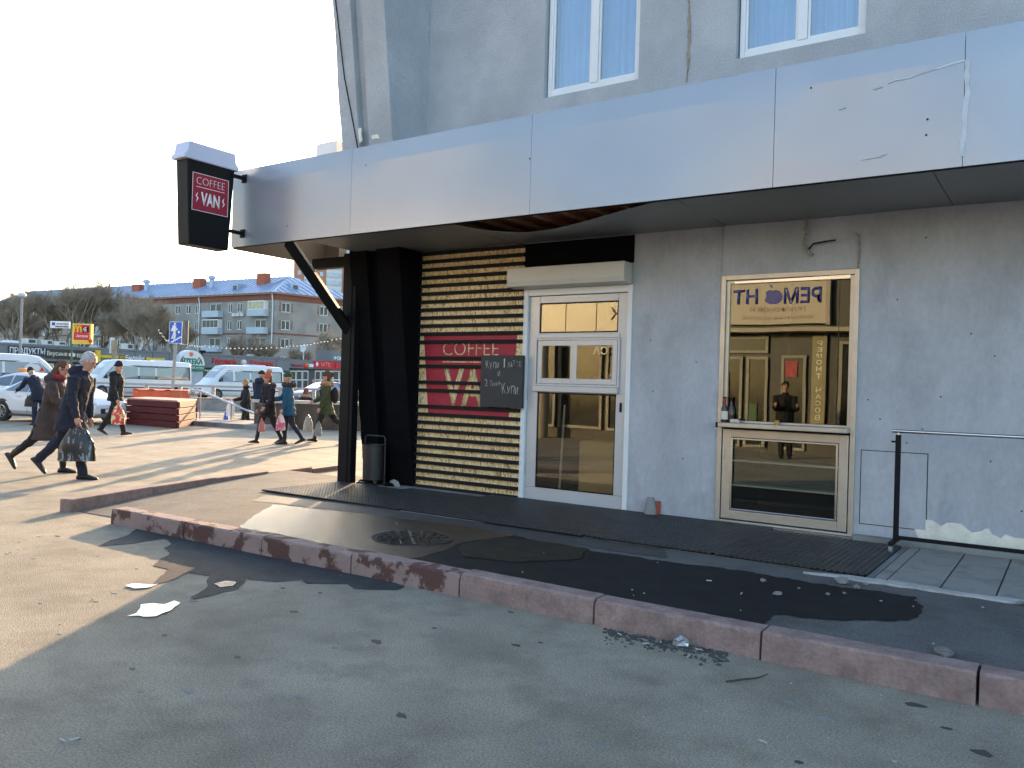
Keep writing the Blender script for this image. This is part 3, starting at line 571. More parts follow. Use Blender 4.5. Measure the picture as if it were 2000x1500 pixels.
scatter('gum_spots', mat('gum', (.055, .053, .05), .7), 90, 3, .012, .05, 'dark gum and oil spots on the asphalt', z=.001)
scatter('pale_spots', mat('pale_gum', (.23, .225, .215), .9), 160, 4, .006, .035, 'pale flattened gum spots on the asphalt', z=.001)
scatter('paper_flecks', mat('fleck', (.42, .41, .39), .9), 55, 5, .003, .009, 'tiny pale scraps scattered on the asphalt', z=.003)
scatter('paper_flecks', MATS['fleck'], 14, 6, .004, .009, 'tiny pale scraps scattered on the pavement', (-6, 1), (-3.3, -1.8), PZ+.009)
for k, (px, py) in enumerate(((122, 1447), (145, 1445), (1210, 1240), (1262, 1258), (1290, 1255), (1365, 1270), (1345, 1283), (1490, 1450), (1275, 1235), (182, 1170), (1385, 1135), (1448, 1160))):
    p = on_z(px, py, .004 if py > 1200 or px < 300 else PZ+.01); a = k*1.3
    tag(MB().tube([p+Vector((-.018*math.cos(a), -.018*math.sin(a), .004)), p+Vector((.018*math.cos(a), .018*math.sin(a), .004))], .0045, 8).build('cigarette_butt', mat('fleck', (.42, .41, .39)), None), ('pale cigarette butt in the grit at the foot of the kerb' if 1200 < px < 1400 and py > 1200 else 'pale cigarette butt on the raised pavement' if 1300 < px < 1460 and py < 1200 else 'pale cigarette butt on the open asphalt'), 'cigarette butt', 'cigarette butts on the ground')
# ================================================================== across the street (seen in the shop glass)
KY = -13.0
M_cream = mat('cream_panel', (.36, .32, .25), .5, var=.06, vs=1); M_gold = mat('golden_panel', (.31, .295, .24), .4, var=.05, vs=1, metal=.2); M_signw = mat('sign_cream', (.50, .46, .37), .6, var=.05)
M_blue = mat('letter_blue', (.03, .05, .35), .5); M_frame_w = mat('kiosk_frame', (.25, .25, .21), .5); M_kdark = mat('kiosk_glass', (.03, .032, .03), .12, var=.3)
k1 = thing('repair_kiosk', 'cream repair kiosk with blue lettered sign facing the shop window', 'kiosk', (-6, KY, 0))
bx('wall', mat('kiosk_wall', (.05, .05, .042), .5, var=.3), k1, -9.2, -3.2, KY-3, KY-.02, 0, 4.5); sb = bx('sign_board', M_signw, k1, -7.47, -5.05, KY, KY+.12, 3.23, 4.38, bevel=.01); bx('board_edge', M_cream, sb, -5.045, -4.95, KY, KY+.16, 3.2, 4.42)
KF = lambda x, z, y=KY+.121: frame((x, y, z), (-1, 0, 0))
text('lettering', 'РЕМ', KF(-5.15, 3.74), .92, .40, M_blue, sb, bold=.03); text('lettering', 'НТ', KF(-6.70, 3.74), .68, .40, M_blue, sb, bold=.03)
ap = MB(); pts = []
for i in range(40):
    a = 2*math.pi*i/40; r_ = .21*(1-.10*math.cos(2*a+math.pi))*(1-.14*math.exp(-((a-math.pi/2)/.25)**2))*(1-.08*math.exp(-((a-3*math.pi/2)/.25)**2)); x_, z_ = r_*math.cos(a), r_*math.sin(a)
    dx, dz = x_-.27, z_-.03
    if math.hypot(dx, dz) < .115: x_, z_ = .27+dx/math.hypot(dx, dz)*.115, .03+dz/math.hypot(dx, dz)*.115
    pts.append((x_, z_))
ap.prism(pts, lambda a, b_, d: KF(-6.33, 3.92) @ Vector((a, b_, d)), 0, .006).build('apple_emblem', M_blue, sb); MB().prism([(0, .22), (.03, .30), (.09, .33), (.06, .25)], lambda a, b_, d: KF(-6.33, 3.92) @ Vector((a, b_, d)), 0, .006).build('apple_leaf', M_blue, sb)
text('lettering', 'ТЕЛЕФОНОВ И', KF(-5.5, 3.55), 1.4, .11, mat('letter_tan', (.34, .27, .16), .6), sb, bold=.01); text('lettering', 'ЮВЕЛИРНЫХ ИЗДЕЛИЙ', KF(-5.35, 3.34), 1.75, .11, MATS['letter_tan'], sb, bold=.01)
bx('awning', M_cream, k1, -9.0, -3.3, KY, KY+.5, 3.02, 3.12)
for x0, x1, z0, z1 in ((-9.0, -8.0, .1, 2.9), (-7.9, -7.1, .1, 2.4), (-7.0, -6.45, .1, 2.4), (-6.1, -5.5, .1, 2.45), (-4.75, -3.5, .3, 2.8), (-7.9, -6.45, 2.5, 2.95)):
    w = ringbox(MB(), x0, x1, z0, z1, .07, KY, KY+.06).build('kiosk_window', M_frame_w, k1); bx('pane', M_kdark, w, x0+.07, x1-.07, KY+.01, KY+.03, z0+.07, z1-.07)
for k, (x_, w_, z0, z1, c_) in enumerate(((-8.7, .35, .3, 2.2, (.30, .28, .2)), (-7.65, .22, .4, 2.0, (.33, .25, .14)), (-6.9, .2, .3, 1.2, (.05, .12, .05)), (-6.0, .3, 1.9, 2.3, (.35, .05, .06)), (-4.5, .5, .5, 1.4, (.25, .06, .08)), (-4.1, .3, 1.5, 2.3, (.2, .22, .2)))): bx('window_display', mat('display%d' % k, c_, .6, var=.4, vs=5), k1, x_, x_+w_, KY+.061, KY+.075, z0, z1)
vsn = bx('vertical_sign', M_cream, k1, -5.36, -5.02, KY+.001, KY+.08, .8, 2.95)
for i, ch in enumerate('РЕМОНТ ЧАСОВ'):
    if ch != ' ': text('lettering', ch, KF(-5.12, 2.70-.165*i, KY+.081), .13, .12, mat('letter_pale', (.9, .86, .7), .5), vsn, bold=.01)
vsn.data.materials[0] = mat('sign_olive', (.30, .27, .16), .6)
k2 = thing('golden_pavilion', 'pavilion with golden fascia panels facing the kiosk door', 'pavilion', (-15, KY, 0))
bx('wall', mat('pavilion_wall', (.07, .062, .05), .6, var=.3), k2, -26, -9.4, KY-3, KY-.3, 0, 4.7)
for i in range(16): bx('fascia_panel', M_gold, k2, -9.42-1.02*i-1.0, -9.42-1.02*i, KY-.29, KY, 2.95, 4.75, bevel=.006)
text('lettering', 'К', KF(-10.7, 3.45, KY+.002), .28, .36, mat('letter_brown', (.12, .08, .05), .5), k2, bold=.02); text('lettering', 'СА', KF(-11.0, 2.45, KY+.002), .5, .25, mat('letter_pale', (.9, .86, .7), .5), k2, bold=.02)
for i in range(10):
    x0 = -9.7-1.6*i; w = ringbox(MB(), x0-1.45, x0, .3, 2.75, .08, KY-.29, KY-.2).build('pavilion_window', M_frame_w, k2); bx('pane', M_kdark, w, x0-1.37, x0-.08, KY-.28, KY-.26, .38, 2.67)
for x_ in (-9.7, -13.0, -16.3): MB().lathe([(.2, 0), (.2, 2.95)], 20, (x_, KY+.35, 0)).build('column', M_cream, k2, smooth=True)
tb = thing('beige_block', 'plain beige block rising behind the pavilions across the street', 'building', (-12, -24, 0))
bx('wall', M_cream, tb, -45, -20.4, -36, -24, 0, 10.4); bx('wing', M_cream, tb, -11.5, -2.3, -36, -24, 0, 10.2); bx('link', mat('link_wall', (.2, .2, .2), .7), tb, -20.4, -11.5, -36, -27, 0, 6)
for fl in range(3):
    for i in range(11): bx('window', M_kdark, tb, -44+2.2*i, -42.6+2.2*i, -23.999, -23.97, 1+2.8*fl, 2.6+2.8*fl)
# ================================================================== the square and the street beyond
class Pl:                                              # an upright plane through two ground points
    def __init__(s, A, B): s.A = Vector(A); s.u = (Vector(B)-Vector(A)).normalized(); s.n = s.u.cross(Vector((0, 0, 1)))
    def hit(s, px, py):
        d = ray(px, py); t = (s.A-CAM).dot(s.n)/d.dot(s.n); p = CAM+d*t; return (p-s.A).dot(s.u), p.z
    def pt(s, u, z, d=0.): return s.A+s.u*u+s.n*d+Vector((0, 0, z))       # d towards the viewer
    def F(s): return lambda u, z, d: s.pt(u, z, -d)
    def box(s, b, u0, u1, z0, z1, d0, d1):
        M = frame(s.A, s.u); return b.box(u0, u1, z0, z1, d0, d1, M)
    def rect(s, px0, py0, px1, py1):
        u0, z1 = s.hit(px0, (py0+py1)/2)[0], s.hit((px0+px1)/2, py0)[1]; u1, z0 = s.hit(px1, (py0+py1)/2)[0], s.hit((px0+px1)/2, py1)[1]; return u0, u1, z0, z1
    def frame(s, u, z, d): return frame(s.pt(u, z, d), s.u)
    def tx(s, name, t, px0, py0, px1, py1, d, m, parent, **k):
        u0, u1, z0, z1 = s.rect(px0, py0, px1, py1); return text(name, t, s.frame(u0, z0, d), u1-u0, z1-z0, m, parent, depth=.05, **k)
    def bd(s, name, px0, py0, px1, py1, d0, d1, m, parent):
        u0, u1, z0, z1 = s.rect(px0, py0, px1, py1); return s.box(MB(), u0, u1, z0, z1, d0, d1).build(name, m, parent)
M_grey = mat('grey_cladding', (.17, .175, .185), .5, var=.06, vs=.3); M_greyd = mat('grey_dark', (.07, .07, .072), .6); M_white2 = mat('white_enamel', (.72, .73, .74), .35, var=.04)
M_letter = mat('letter_white', (.8, .79, .78), .5); M_lred = mat('letter_red', (.62, .02, .03), .45); M_yel = mat('yellow_sign', (.75, .48, .02), .5); M_green = mat('pharmacy_green', (.01, .22, .13), .5)
M_pane = mat('shop_pane', (.05, .055, .06), .15, var=.4, vs=1); M_warm = mat('lit_pane', (.5, .42, .25), .4, var=.3, vs=1.5)
# road with kerb
RU = (G(540, 91.6)-G(0, 71)).normalized(); RN = RU.cross(Vector((0, 0, 1)))
rd = MB().add([*[G(0, 71)+RU*q+RN*w+Vector((0, 0, .004)) for q, w in ((-60, 22), (110, 22), (110, 5), (-60, 5))]], [(0, 1, 2, 3)]).build('road', asphalt('road_asphalt', (.075, .075, .078))); rd['kind'] = 'structure'
for k in range(14):
    p = G(0, 71)+RN*13.5+RU*(-30+6*k); MB().box(-1.5, 1.5, -.07, .07, .006, .012, frame(p, RU, -RN)).build('lane_mark', mat('road_paint', (.6, .6, .58), .7), rd)
# --- shop row
row = Pl(G(0, 71), G(540, 91.6)); sr = thing('shop_row', 'long low grey row of shops with many signs across the road', 'shops', row.pt(20, 0))
UL, UR = row.hit(-160, 700)[0], row.hit(566, 700)[0]
TOP = 4.05; FB = 2.62
row.box(MB(), UL, UR, 0, FB-.01, -8, -.5).build('wall', M_greyd, sr); row.box(MB(), UL, UR, FB, TOP-.1, -8, -.06).build('parapet', M_greyd, sr)
n = int((UR-UL)/1.7); st = (UR-UL)/n
for i in range(n): row.box(MB(), UL+i*st+.02, UL+(i+1)*st-.02, FB, TOP-.17, -.059, .04).build('fascia_panel', M_grey, sr)
row.box(MB(), UL, UR, TOP-.165, TOP, -.2, .12).build('coping', M_grey, sr)
for i in range(n):
    u0 = UL+i*st+.1; lit = -4 < u0 < 12
    w = row.box(MB(), u0, u0+st-.2, .5 if i % 4 else .05, 2.4, -.499, -.42).build('shop_front', M_white2 if i % 3 else M_grey, sr); row.box(MB(), u0+.09, u0+st/2-.14, .62, 2.28, -.419, -.40).build('pane', M_warm if lit else M_pane, w); row.box(MB(), u0+st/2-.06, u0+st-.29, .62, 2.28, -.419, -.40).build('pane', M_warm if lit else M_pane, w)
b_ = row.bd('sign_board', 15, 677, 88, 696, .045, .10, mat('sign_navy', (.03, .035, .06), .5), sr); row.tx('lettering', 'ПРОДУКТЫ', 18, 679, 87, 694, .101, M_letter, b_, bold=.01)
b_ = row.bd('sign_board', 88.5, 683, 183, 702, .045, .12, mat('sign_brown', (.035, .03, .022), .5), sr); row.tx('lettering', 'Вкусные', 91, 686, 130, 697, .121, mat('letter_cream', (.75, .72, .6), .5), b_); row.tx('lettering', 'колбасы', 149, 689, 182, 699, .121, MATS['letter_cream'], b_)
u0, u1, z0, z1 = row.rect(132, 688, 147, 698); MB().prism([(math.cos(a*math.pi/6)*(u1-u0)/2*(1 if a % 2 else .8), math.sin(a*math.pi/6)*(z1-z0)/2*(1 if a % 2 else .75)) for a in range(12)], lambda a, c, d: row.pt((u0+u1)/2+a, (z0+z1)/2+c, d), .121, .16).build('emblem', MATS['letter_cream'], b_)
row.bd('pillar_sign', 183.5, 684, 192, 706, .05, .5, M_yel, sr)
row.bd('yellow_strip', 192.5, 694, 230, 699, .045, .15, M_yel, sr); row.bd('yellow_strip', 285, 699, 321, 704, .045, .15, M_yel, sr)
u0, z0 = row.hit(238.5, 698); bl = MB().lathe([(.30, 0), (.30, .12)], 24, (0, 0, 0), Matrix.Identity(3)); bl = MB(); bl.prism([(.26*math.cos(a*.2618), .26*math.sin(a*.2618)) for a in range(24)], lambda a, c, d: row.pt(u0+a, z0+c, d), .045, .16); bo = bl.build('round_emblem', M_yel, sr)
for dz in (-.13, .02, .16): row.box(MB(), u0-.22, u0+.22, z0+dz-.035, z0+dz+.035, .161, .17).build('stripe', M_blackmetal, bo)
row.tx('lettering', 'Билайн', 245, 694, 281, 704, .045, M_letter, sr, bold=.02)
# pharmacy arch
u0, u1, z0, z1 = row.rect(337, 684, 388, 745); uc, hw = (u0+u1)/2, (u1-u0)/2; zb = row.hit(362, 713)[1]; zt = z1
ar = MB().prism([(uc+hw*math.cos(a*math.pi/20), zb+(zt-zb)*math.sin(a*math.pi/20)) for a in range(21)], lambda a, c, d: row.pt(a, c, d), .05, 1.2).build('pharmacy_arch', M_white2, sr)
row.bd('green_band', 337, 713.5, 388, 724, .05, 1.22, M_green, ar); row.tx('lettering', 'АПТЕКА', 339, 700, 384, 711, 1.201, M_green, ar, bold=.04); row.tx('lettering', 'СОЦИАЛЬНАЯ АПТЕКА', 339, 716, 386, 721.5, 1.221, M_letter, ar, bold=.01)
row.box(MB(), u0+.1, u1-.1, 0, row.hit(362, 725)[1], .05, 1.1).build('entrance', mat('pharmacy_grey', (.4, .42, .45), .5), ar)
u0, z0 = row.hit(362, 692)
for dx, s_ in ((0, .2), (-.85, .1), (.85, .1)): MB().prism([(s_*(1+.35*math.cos(5*a*.2094))*math.cos(a*.2094), s_*(1+.35*math.cos(5*a*.2094))*math.sin(a*.2094)) for a in range(30)], lambda a, c, d: row.pt(u0+dx+a, z0-(0 if dx == 0 else .35)+c, d), 1.201, 1.24).build('flower_emblem', mat('sign_orange', (.8, .12, .03), .5), ar)
row.tx('lettering', 'Теремок', 412, 700, 463, 713, .045, M_lred, sr, bold=.03, shear=.2); row.tx('lettering', 'Теремок', 487, 704, 535, 717, .045, M_lred, sr, bold=.03, shear=.2)
u0, z0 = row.hit(475, 708); MB().ball(row.pt(u0, z0, .08), .32, 14, 10).build('round_emblem', mat('emblem_white', (.75, .6, .58), .5), sr)
# right part of the row, set a little back
row2 = Pl(row.pt(UR+.05, 0, -1.5), row.pt(UR+12, 0, -1.0)); s2 = thing('corner_shops', 'grey shops with red and orange signs beside the long row', 'shops', row2.pt(4, 0))
a0, a1 = 0, row2.hit(760, 700)[0]; zt = row2.hit(600, 703)[1]; zf = row2.hit(600, 720)[1]
row2.box(MB(), a0, a1, 0, zf-.01, -8, -.4).build('wall', M_greyd, s2); row2.box(MB(), a0, a1, zf, zt, -8, 0).build('parapet', M_grey, s2)
for px in range(570, 740, 12):
    if px in (606, 690): continue
    w = row2.bd('shop_front', px, 724, px+11, 762, -.399, -.33, M_white2, s2); row2.bd('pane', px+1.2, 726, px+9.8, 741, -.329, -.31, M_pane if px % 24 else M_warm, w); row2.bd('pane', px+1.2, 743, px+9.8, 760, -.329, -.31, M_pane, w)
row2.tx('lettering', 'Теремок', 569, 711, 591, 717, .01, M_lred, s2, bold=.03, shear=.2); u0, z0 = row2.hit(597.5, 714); MB().ball(row2.pt(u0, z0, .05), .32, 14, 10).build('round_emblem', mat('sign_orange', (.8, .12, .03)), s2); row2.bd('white_strip', 603, 711, 612, 717, .005, .06, M_letter, s2)
rb = row2.bd('sign_board', 612.5, 705, 658, 720, .005, .12, mat('sign_red', (.55, .015, .03), .5), s2); row2.tx('lettering', 'МТС', 626, 708, 645, 717, .121, mat('letter_pink', (.8, .25, .22), .5), rb, bold=.03); u0, z0 = row2.hit(618, 711.5); MB().ball(row2.pt(u0, z0, .12), (.16, .16, .28), 12, 8).build('egg_emblem', M_letter, rb)
up = row2.bd('upper_box', 645, 686, 700, 707, -3, .3, M_grey, s2); row2.tx('lettering', 'ФООО', 649, 696, 672, 704, .301, M_letter, up, bold=.03); row2.bd('red_plate', 654, 710, 668, 720, .13, .2, MATS['sign_red'], s2)
# things on the roofs
M_ac = mat('ac_white', (.62, .62, .6), .5); 
for k, (x0, y0, x1, y1, t) in enumerate(((50, 661, 78, 676, 'wide white rooftop unit above the ПРОДУКТЫ lettering'), (92, 664, 110, 677, 'boxy white rooftop unit above the brown sausage shop board'), (112, 669, 136, 679, 'low white rooftop unit beside the green sign pole'), (249, 671, 268, 685, 'white rooftop unit above the yellow strips'))):
    a = thing('air_conditioner', t.replace('ПРОДУКТЫ', 'grocery'), 'air conditioner', row.pt(row.hit((x0+x1)/2, y1)[0], TOP, -1), group='air conditioners on the shop roof')
    u0, u1, z0, z1 = row.rect(x0, y0, x1, y1); row.box(MB(), u0, u1, TOP-.02, max(z1, TOP+.4), -1.5, -.8).build('casing', M_ac, a); row.box(MB(), u0+(u1-u0)*.45, u1-.08, TOP+.12, max(z1, TOP+.4)-.08, -.799, -.78).build('grille', M_greyd, a)
sk = thing('roof_light', 'low white roof light on the grocery end of the shops', 'roof light', row.pt(2, TOP, -2)); u0, u1, z0, z1 = row.rect(14, 664, 64, 676)
MB().loft([[row.pt(u, TOP-.1, -1.2) for u in (u0, u1)]+[row.pt(u, TOP-.1, -4) for u in (u1, u0)], [row.pt(u, z1, -2) for u in (u0+.6, u1-.6)]+[row.pt(u, z1, -3) for u in (u1-.6, u0+.6)]]).build('dome', M_ac, sk)
sd = thing('satellite_dish', 'pale satellite dish on the shop roof before the flats', 'satellite dish', row2.pt(row2.hit(604, 700)[0], 4, -1)); u0, z0 = row2.hit(603.5, 680)
MB().lathe([(.0, 0), (.25, .03), (.5, .12), (.5, .14), (.24, .05), (0, .02)], 20, row2.pt(u0, z0, -1), Matrix.Rotation(R(80), 3, 'X')).build('dish', M_ac, sd, smooth=True); MB().tube([row2.pt(u0, 3.6, -1.1), row2.pt(u0, z0, -1.1)], .06).build('mast', M_ac, sd)
fl_ = thing('floodlight', 'small black floodlight on the shop parapet beside the pharmacy arch', 'floodlight', row.pt(row.hit(393, 690)[0], TOP, .1)); u0, z0 = row.hit(393, 687); row.box(MB(), u0-.25, u0+.25, z0-.12, z0+.14, .1, .45).build('lamp_head', M_blackmetal, fl_); row.box(MB(), u0-.05, u0+.05, TOP-.1, z0, .13, .2).build('arm', M_blackmetal, fl_)
# --- flats with hipped metal roof
DC = 126.; A0, C0, R0_ = G(336, 137.8), G(533, DC), G(621, 130.8)
lf = Pl(C0+(A0-C0)*3.4, C0); rf = Pl(C0, C0+(R0_-C0)*2.0); LL = (C0-lf.A).length; RL = (R0_-C0).length*2.0; EZ = 1.42+173.4*DC/1620
M_brick = mat('silicate_brick', (.33, .30, .27), .85, var=.1, vs=.25, c2=(.26, .235, .21), c2s=.4); M_band = mat('red_brick_band', (.22, .085, .055), .85, var=.2, vs=2); M_roof = mat('roof_zinc', (.36, .43, .55), .4, metal=.3, var=.1, vs=.3); M_chim = mat('chimney_red', (.40, .11, .06), .8, var=.1)
ab = thing('apartment_block', 'pale brick five storey flats with hipped blue grey metal roof', 'building', C0)
rows = [1.42+(744.4-y)*DC/1620 for y in (598.7, 633.5, 669.3)]; rows += [rows[2]-2.75, ]
Hh = .72
wl_ = []; nrm = [(384, .55), (402, .5), (448, .5), (467, .55), (488, .5)]
for px, hw in nrm: wl_.append((lf.hit(px, 630)[0], hw))
u = wl_[0][0]-2.2
k = 0
while u > 2: wl_.append((u, .62)); u -= (2.6, 3.4, 2.9)[k % 3]; k += 1
bal = [(lf.hit(404.5, 630)[0], lf.hit(436, 630)[0]), (lf.hit(492, 630)[0], lf.hit(525, 630)[0])]; bal += [(bal[0][0]-16-14*i, bal[0][0]-16-14*i+2.8) for i in range(3)]
def hl(c, hw, z): return (c-hw, c+hw, z-Hh, z+Hh)
H1 = [hl(c, hw, z) for c, hw in wl_ for z in rows if not any(a-.7 < c < d+.7 for a, d in bal)]+[(a+.6, d-.6, z-1.0, z+.8) for a, d in bal for z in rows]
H2 = [hl(rf.hit(px, 630)[0], .72, z) for px in (558, 632) for z in rows]
for pl, Hs, L in ((lf, H1, LL), (rf, H2, RL)):
    holed(0, L, 0, EZ, Hs, pl.F(), .2).build('facade', M_brick, ab)
    for h in Hs:
        w = ringbox(MB(), 0, 0, 0, 0, 0, 0, 0) if 0 else MB(); t = .09
        for q in ((h[0], h[0]+t, h[2], h[3]), (h[1]-t, h[1], h[2], h[3]), (h[0]+t, h[1]-t, h[2], h[2]+t), (h[0]+t, h[1]-t, h[3]-t, h[3]), ((h[0]+h[1])/2-.05, (h[0]+h[1])/2+.05, h[2]+t, h[3]-t)): pl.box(w, *q, -.16, -.06)
        wo = w.build('window', M_white2, ab); pl.box(MB(), h[0]+.02, h[1]-.02, h[2]+.02, h[3]-.02, -.2, -.17).build('pane', M_pane, wo)
        if pl is rf or h[1]-h[0] > 1.05:
            for sgn in (0, 1):
                for q in range(5): uu = h[0]-.42 if sgn == 0 else h[1]+.06; pl.box(MB(), uu, uu+.36, h[2]+.12+q*.28, h[2]+.26+q*.28, .001, .03).build('brick_quoin', M_band, ab) if pl is rf else None
    pl.box(MB(), 0, L, EZ-1.1, EZ-.25, .001, .06).build('brick_frieze', M_band, ab); pl.box(MB(), -.4, L+.4, EZ-.24, EZ+.02, -.1, .45).build('cornice', mat('cornice', (.3, .17, .12), .8), ab)
    for z in (rows[1]-1.35, rows[0]+1.05-.0): pl.box(MB(), 0, L, z-.12, z+.12, .001, .05).build('brick_band', M_band, ab) if z < EZ-1.3 else None
pp = [lf.pt(-.3, EZ+.03, .4), lf.pt(LL+.0, EZ+.03, .4)+rf.n*.0, rf.pt(RL, EZ+.03, .4)]
w2 = -rf.u.normalized()  # into the block from the left facade
depth_b = RL; cR = C0+lf.n*.4+rf.n*.4; Lb = lf.u; ridge0 = C0-lf.u*(RL*.46)+rf.u*(RL*.5); ridge1 = lf.A+rf.u*(RL*.5); zr = EZ+3.6
e = [Vector((*v.xy, EZ+.03)) for v in (cR, C0+rf.u*RL+rf.n*.4-lf.n*.0+rf.u*.4, lf.A+rf.u*RL+rf.u*.4, lf.A+lf.n*.4)]; r1, r2 = Vector((*ridge0.xy, zr)), Vector((*ridge1.xy, zr))
ro = MB().add(e+[r1, r2], [(0, 1, 4), (0, 4, 5, 3), (1, 2, 5, 4), (2, 3, 5), (3, 2, 1, 0)]).build('roof', M_roof, ab)
for i in range(70):                                    # standing seams
    t = i/70; a = e[3].lerp(e[0], t); bq = r2.lerp(r1, min(1, t*1.06)) if t < .94 else r1
    MB().tube([a+Vector((0, 0, .05)), bq+Vector((0, 0, .05))], .05, 4).build('seam', M_roof, ro)
for i in range(1, 14):
    a = e[0].lerp(e[1], i/14); k2_ = 1-abs(i/14-.5)*2; mid = (e[0].lerp(e[1], .5)); bq = a.lerp(r1-(mid-a)*0, .0)
    top = a+(r1-mid)*k2_; MB().tube([a+Vector((0, 0, .05)), top+Vector((0, 0, .05))], .05, 4).build('seam', M_roof, ro)
for px, py, w_, h_ in ((352, 546, 1.9, 2.6), (478, 539, 1.9, 2.8), (232, 557, 2.0, 2.2)):
    u0 = lf.hit(px, 560)[0]; M_ = frame(lf.pt(u0, 0, -3.2), lf.u); MB().box(-w_/2, w_/2, EZ+.6, EZ+.9+h_, -1.2, 0, M_).build('chimney', M_chim, ro)
for px in (378, 250): u0 = lf.hit(px, 560)[0]; MB().lathe([(.4, EZ+1), (.4, EZ+3.2), (.65, EZ+3.25), (.65, EZ+3.7), (.3, EZ+3.9)], 12, lf.pt(u0, 0, -3.6)).build('vent_pipe', M_roof, ro)
for u0, pl in ((lf.hit(445, 560)[0], lf), (rf.hit(585, 560)[0], rf)): pl.box(MB(), u0-.7, u0+.7, EZ+.5, EZ+1.9, -3.4, -1.4).build('dormer', M_roof, ro); pl.box(MB(), u0-.4, u0+.4, EZ+.7, EZ+1.6, -1.399, -1.36).build('dormer_window', M_pane, ro)
for i, (a, d) in enumerate(bal):
    for j, z in enumerate(rows):
        bo = lf.box(MB(), a, d, z-1.45, z-.45, .05, 1.1).build('balcony', mat('balcony_blue', (.48, .53, .58), .7, var=.06, vs=.5), ab)
        if (i + j) % 3 == 1 or (i == 1 and j == 0): lf.box(MB(), a+.05, d-.05, z-.44, z+.9, .1, 1.0).build('balcony_glazing', M_white2, bo); [lf.box(MB(), a+.15+q*(d-a-.2)/4, a+.05+(q+1)*(d-a-.2)/4, z-.35, z+.75, 1.001, 1.02).build('pane', M_warm if i else M_pane, bo) for q in range(4)]
for px, pl in ((391, lf), (534, lf)): u0 = pl.hit(px, 600)[0]; MB().tube([pl.pt(u0, EZ-.3, .35), pl.pt(u0, EZ-1.4, .15), pl.pt(u0, .3, .15)], .09, 6).build('drainpipe', M_white2, ab)
for dx in (0, .9, 1.8): u0 = lf.hit(466, 610)[0]; lf.box(MB(), u0-1.1+dx, u0-.4+dx, rows[0]-1.35, rows[0]-.85, .05, .4).build('air_conditioner', M_ac, ab)
# --- high-rise beyond
tw = Pl(G(569, 290), G(760, 300)); tt = thing('tower_block', 'tall red brick and white tower block behind the flats', 'building', tw.pt(18, 0)); TW = 40.; M_tb = mat('tower_brick', (.42, .20, .13), .8, var=.06, vs=.1); M_tw = mat('tower_white', (.60, .58, .56), .7, var=.06, vs=.2); M_tp = mat('tower_glazing', (.36, .45, .52), .25, var=.2, vs=.5)
tw.box(MB(), 0, TW, 0, 62, -14, 0).build('wall', M_tb, tt)
for c0, c1 in ((3.2, 7.2), (10.8, 16.2), (21, 25)):
    tw.box(MB(), c0, c1, 6, 61, .01, .5).build('balcony_stack', M_tw, tt)
    for f in range(19): tw.box(MB(), c0+.2, c1-.2, 7.5+2.85*f, 9.0+2.85*f, .501, .9).build('balcony_glazing', M_tp, tt)
for c0 in (1.0, 8.6, 17.6, 19.0):
    for f in range(19): tw.box(MB(), c0, c0+1.1, 7.6+2.85*f, 9.1+2.85*f, .01, .06).build('window', M_tp if f % 3 else M_white2, tt)
# --- bare trees
M_bark = mat('bark', (.16, .13, .10), .9, var=.25, vs=3); M_twig = mat('twigs', (.36, .29, .22), .9, var=.3, vs=.6)
def tree_mesh(seed, H, spread, twigs=1500):
    rr = random.Random(seed); tr, cr = MB(), MB(); ends = []
    def br(p, d, L, r, lev):
        q = p+d*L*.5+Vector((rr.uniform(-.06, .06), rr.uniform(-.06, .06), 0))*L; e_ = q+(d+Vector((rr.uniform(-.2, .2), rr.uniform(-.2, .2), .12))).normalized()*L*.5
        (tr if lev < 2 else cr).tube([p, q, e_], [r, r*.85, r*.65], 6 if lev < 2 else 3, caps=lev < 2)
        if lev >= 4: ends.append((e_, d, L)); ends.append((q, d, L)); return
        for i in range((4, 5, 4, 4)[lev]):
            a = rr.random()*6.28; sp = rr.uniform(.35, .8)*spread; nd = (d+Vector((math.cos(a)*sp, math.sin(a)*sp, rr.uniform(.15, .6)))).normalized()
            br(q.lerp(e_, rr.uniform(.1, 1)), nd, L*rr.uniform(.55, .8), r*rr.uniform(.42, .6), lev+1)
    br(Vector((0, 0, 0)), Vector((0, 0, 1)), H*.34, H*.017, 0)
    for e_, d, L in ends:
        for k in range(max(1, twigs//len(ends))):
            nd = (d+Vector((rr.uniform(-.9, .9), rr.uniform(-.9, .9), rr.uniform(-.3, .8)))).normalized(); l_ = rr.uniform(.5, 1.4)*H/12; w = .010*H/12*rr.uniform(.7, 1.5); s_ = nd.orthogonal().normalized()*w; t_ = nd.cross(s_).normalized()*w
            cr.add([e_+s_, e_-s_*.5+t_, e_-s_*.5-t_, e_+nd*l_], [(0, 1, 3), (1, 2, 3), (2, 0, 3)])
    return tr, cr
protos = []
for i in range(3):
    tr, cr = tree_mesh(11+i, 12, 0.95, 11000); root = thing('bare_tree', 'x', 'tree'); tr.build('trunk', M_bark, root, smooth=True); cr.build('crown', M_twig, root); protos.append(root)
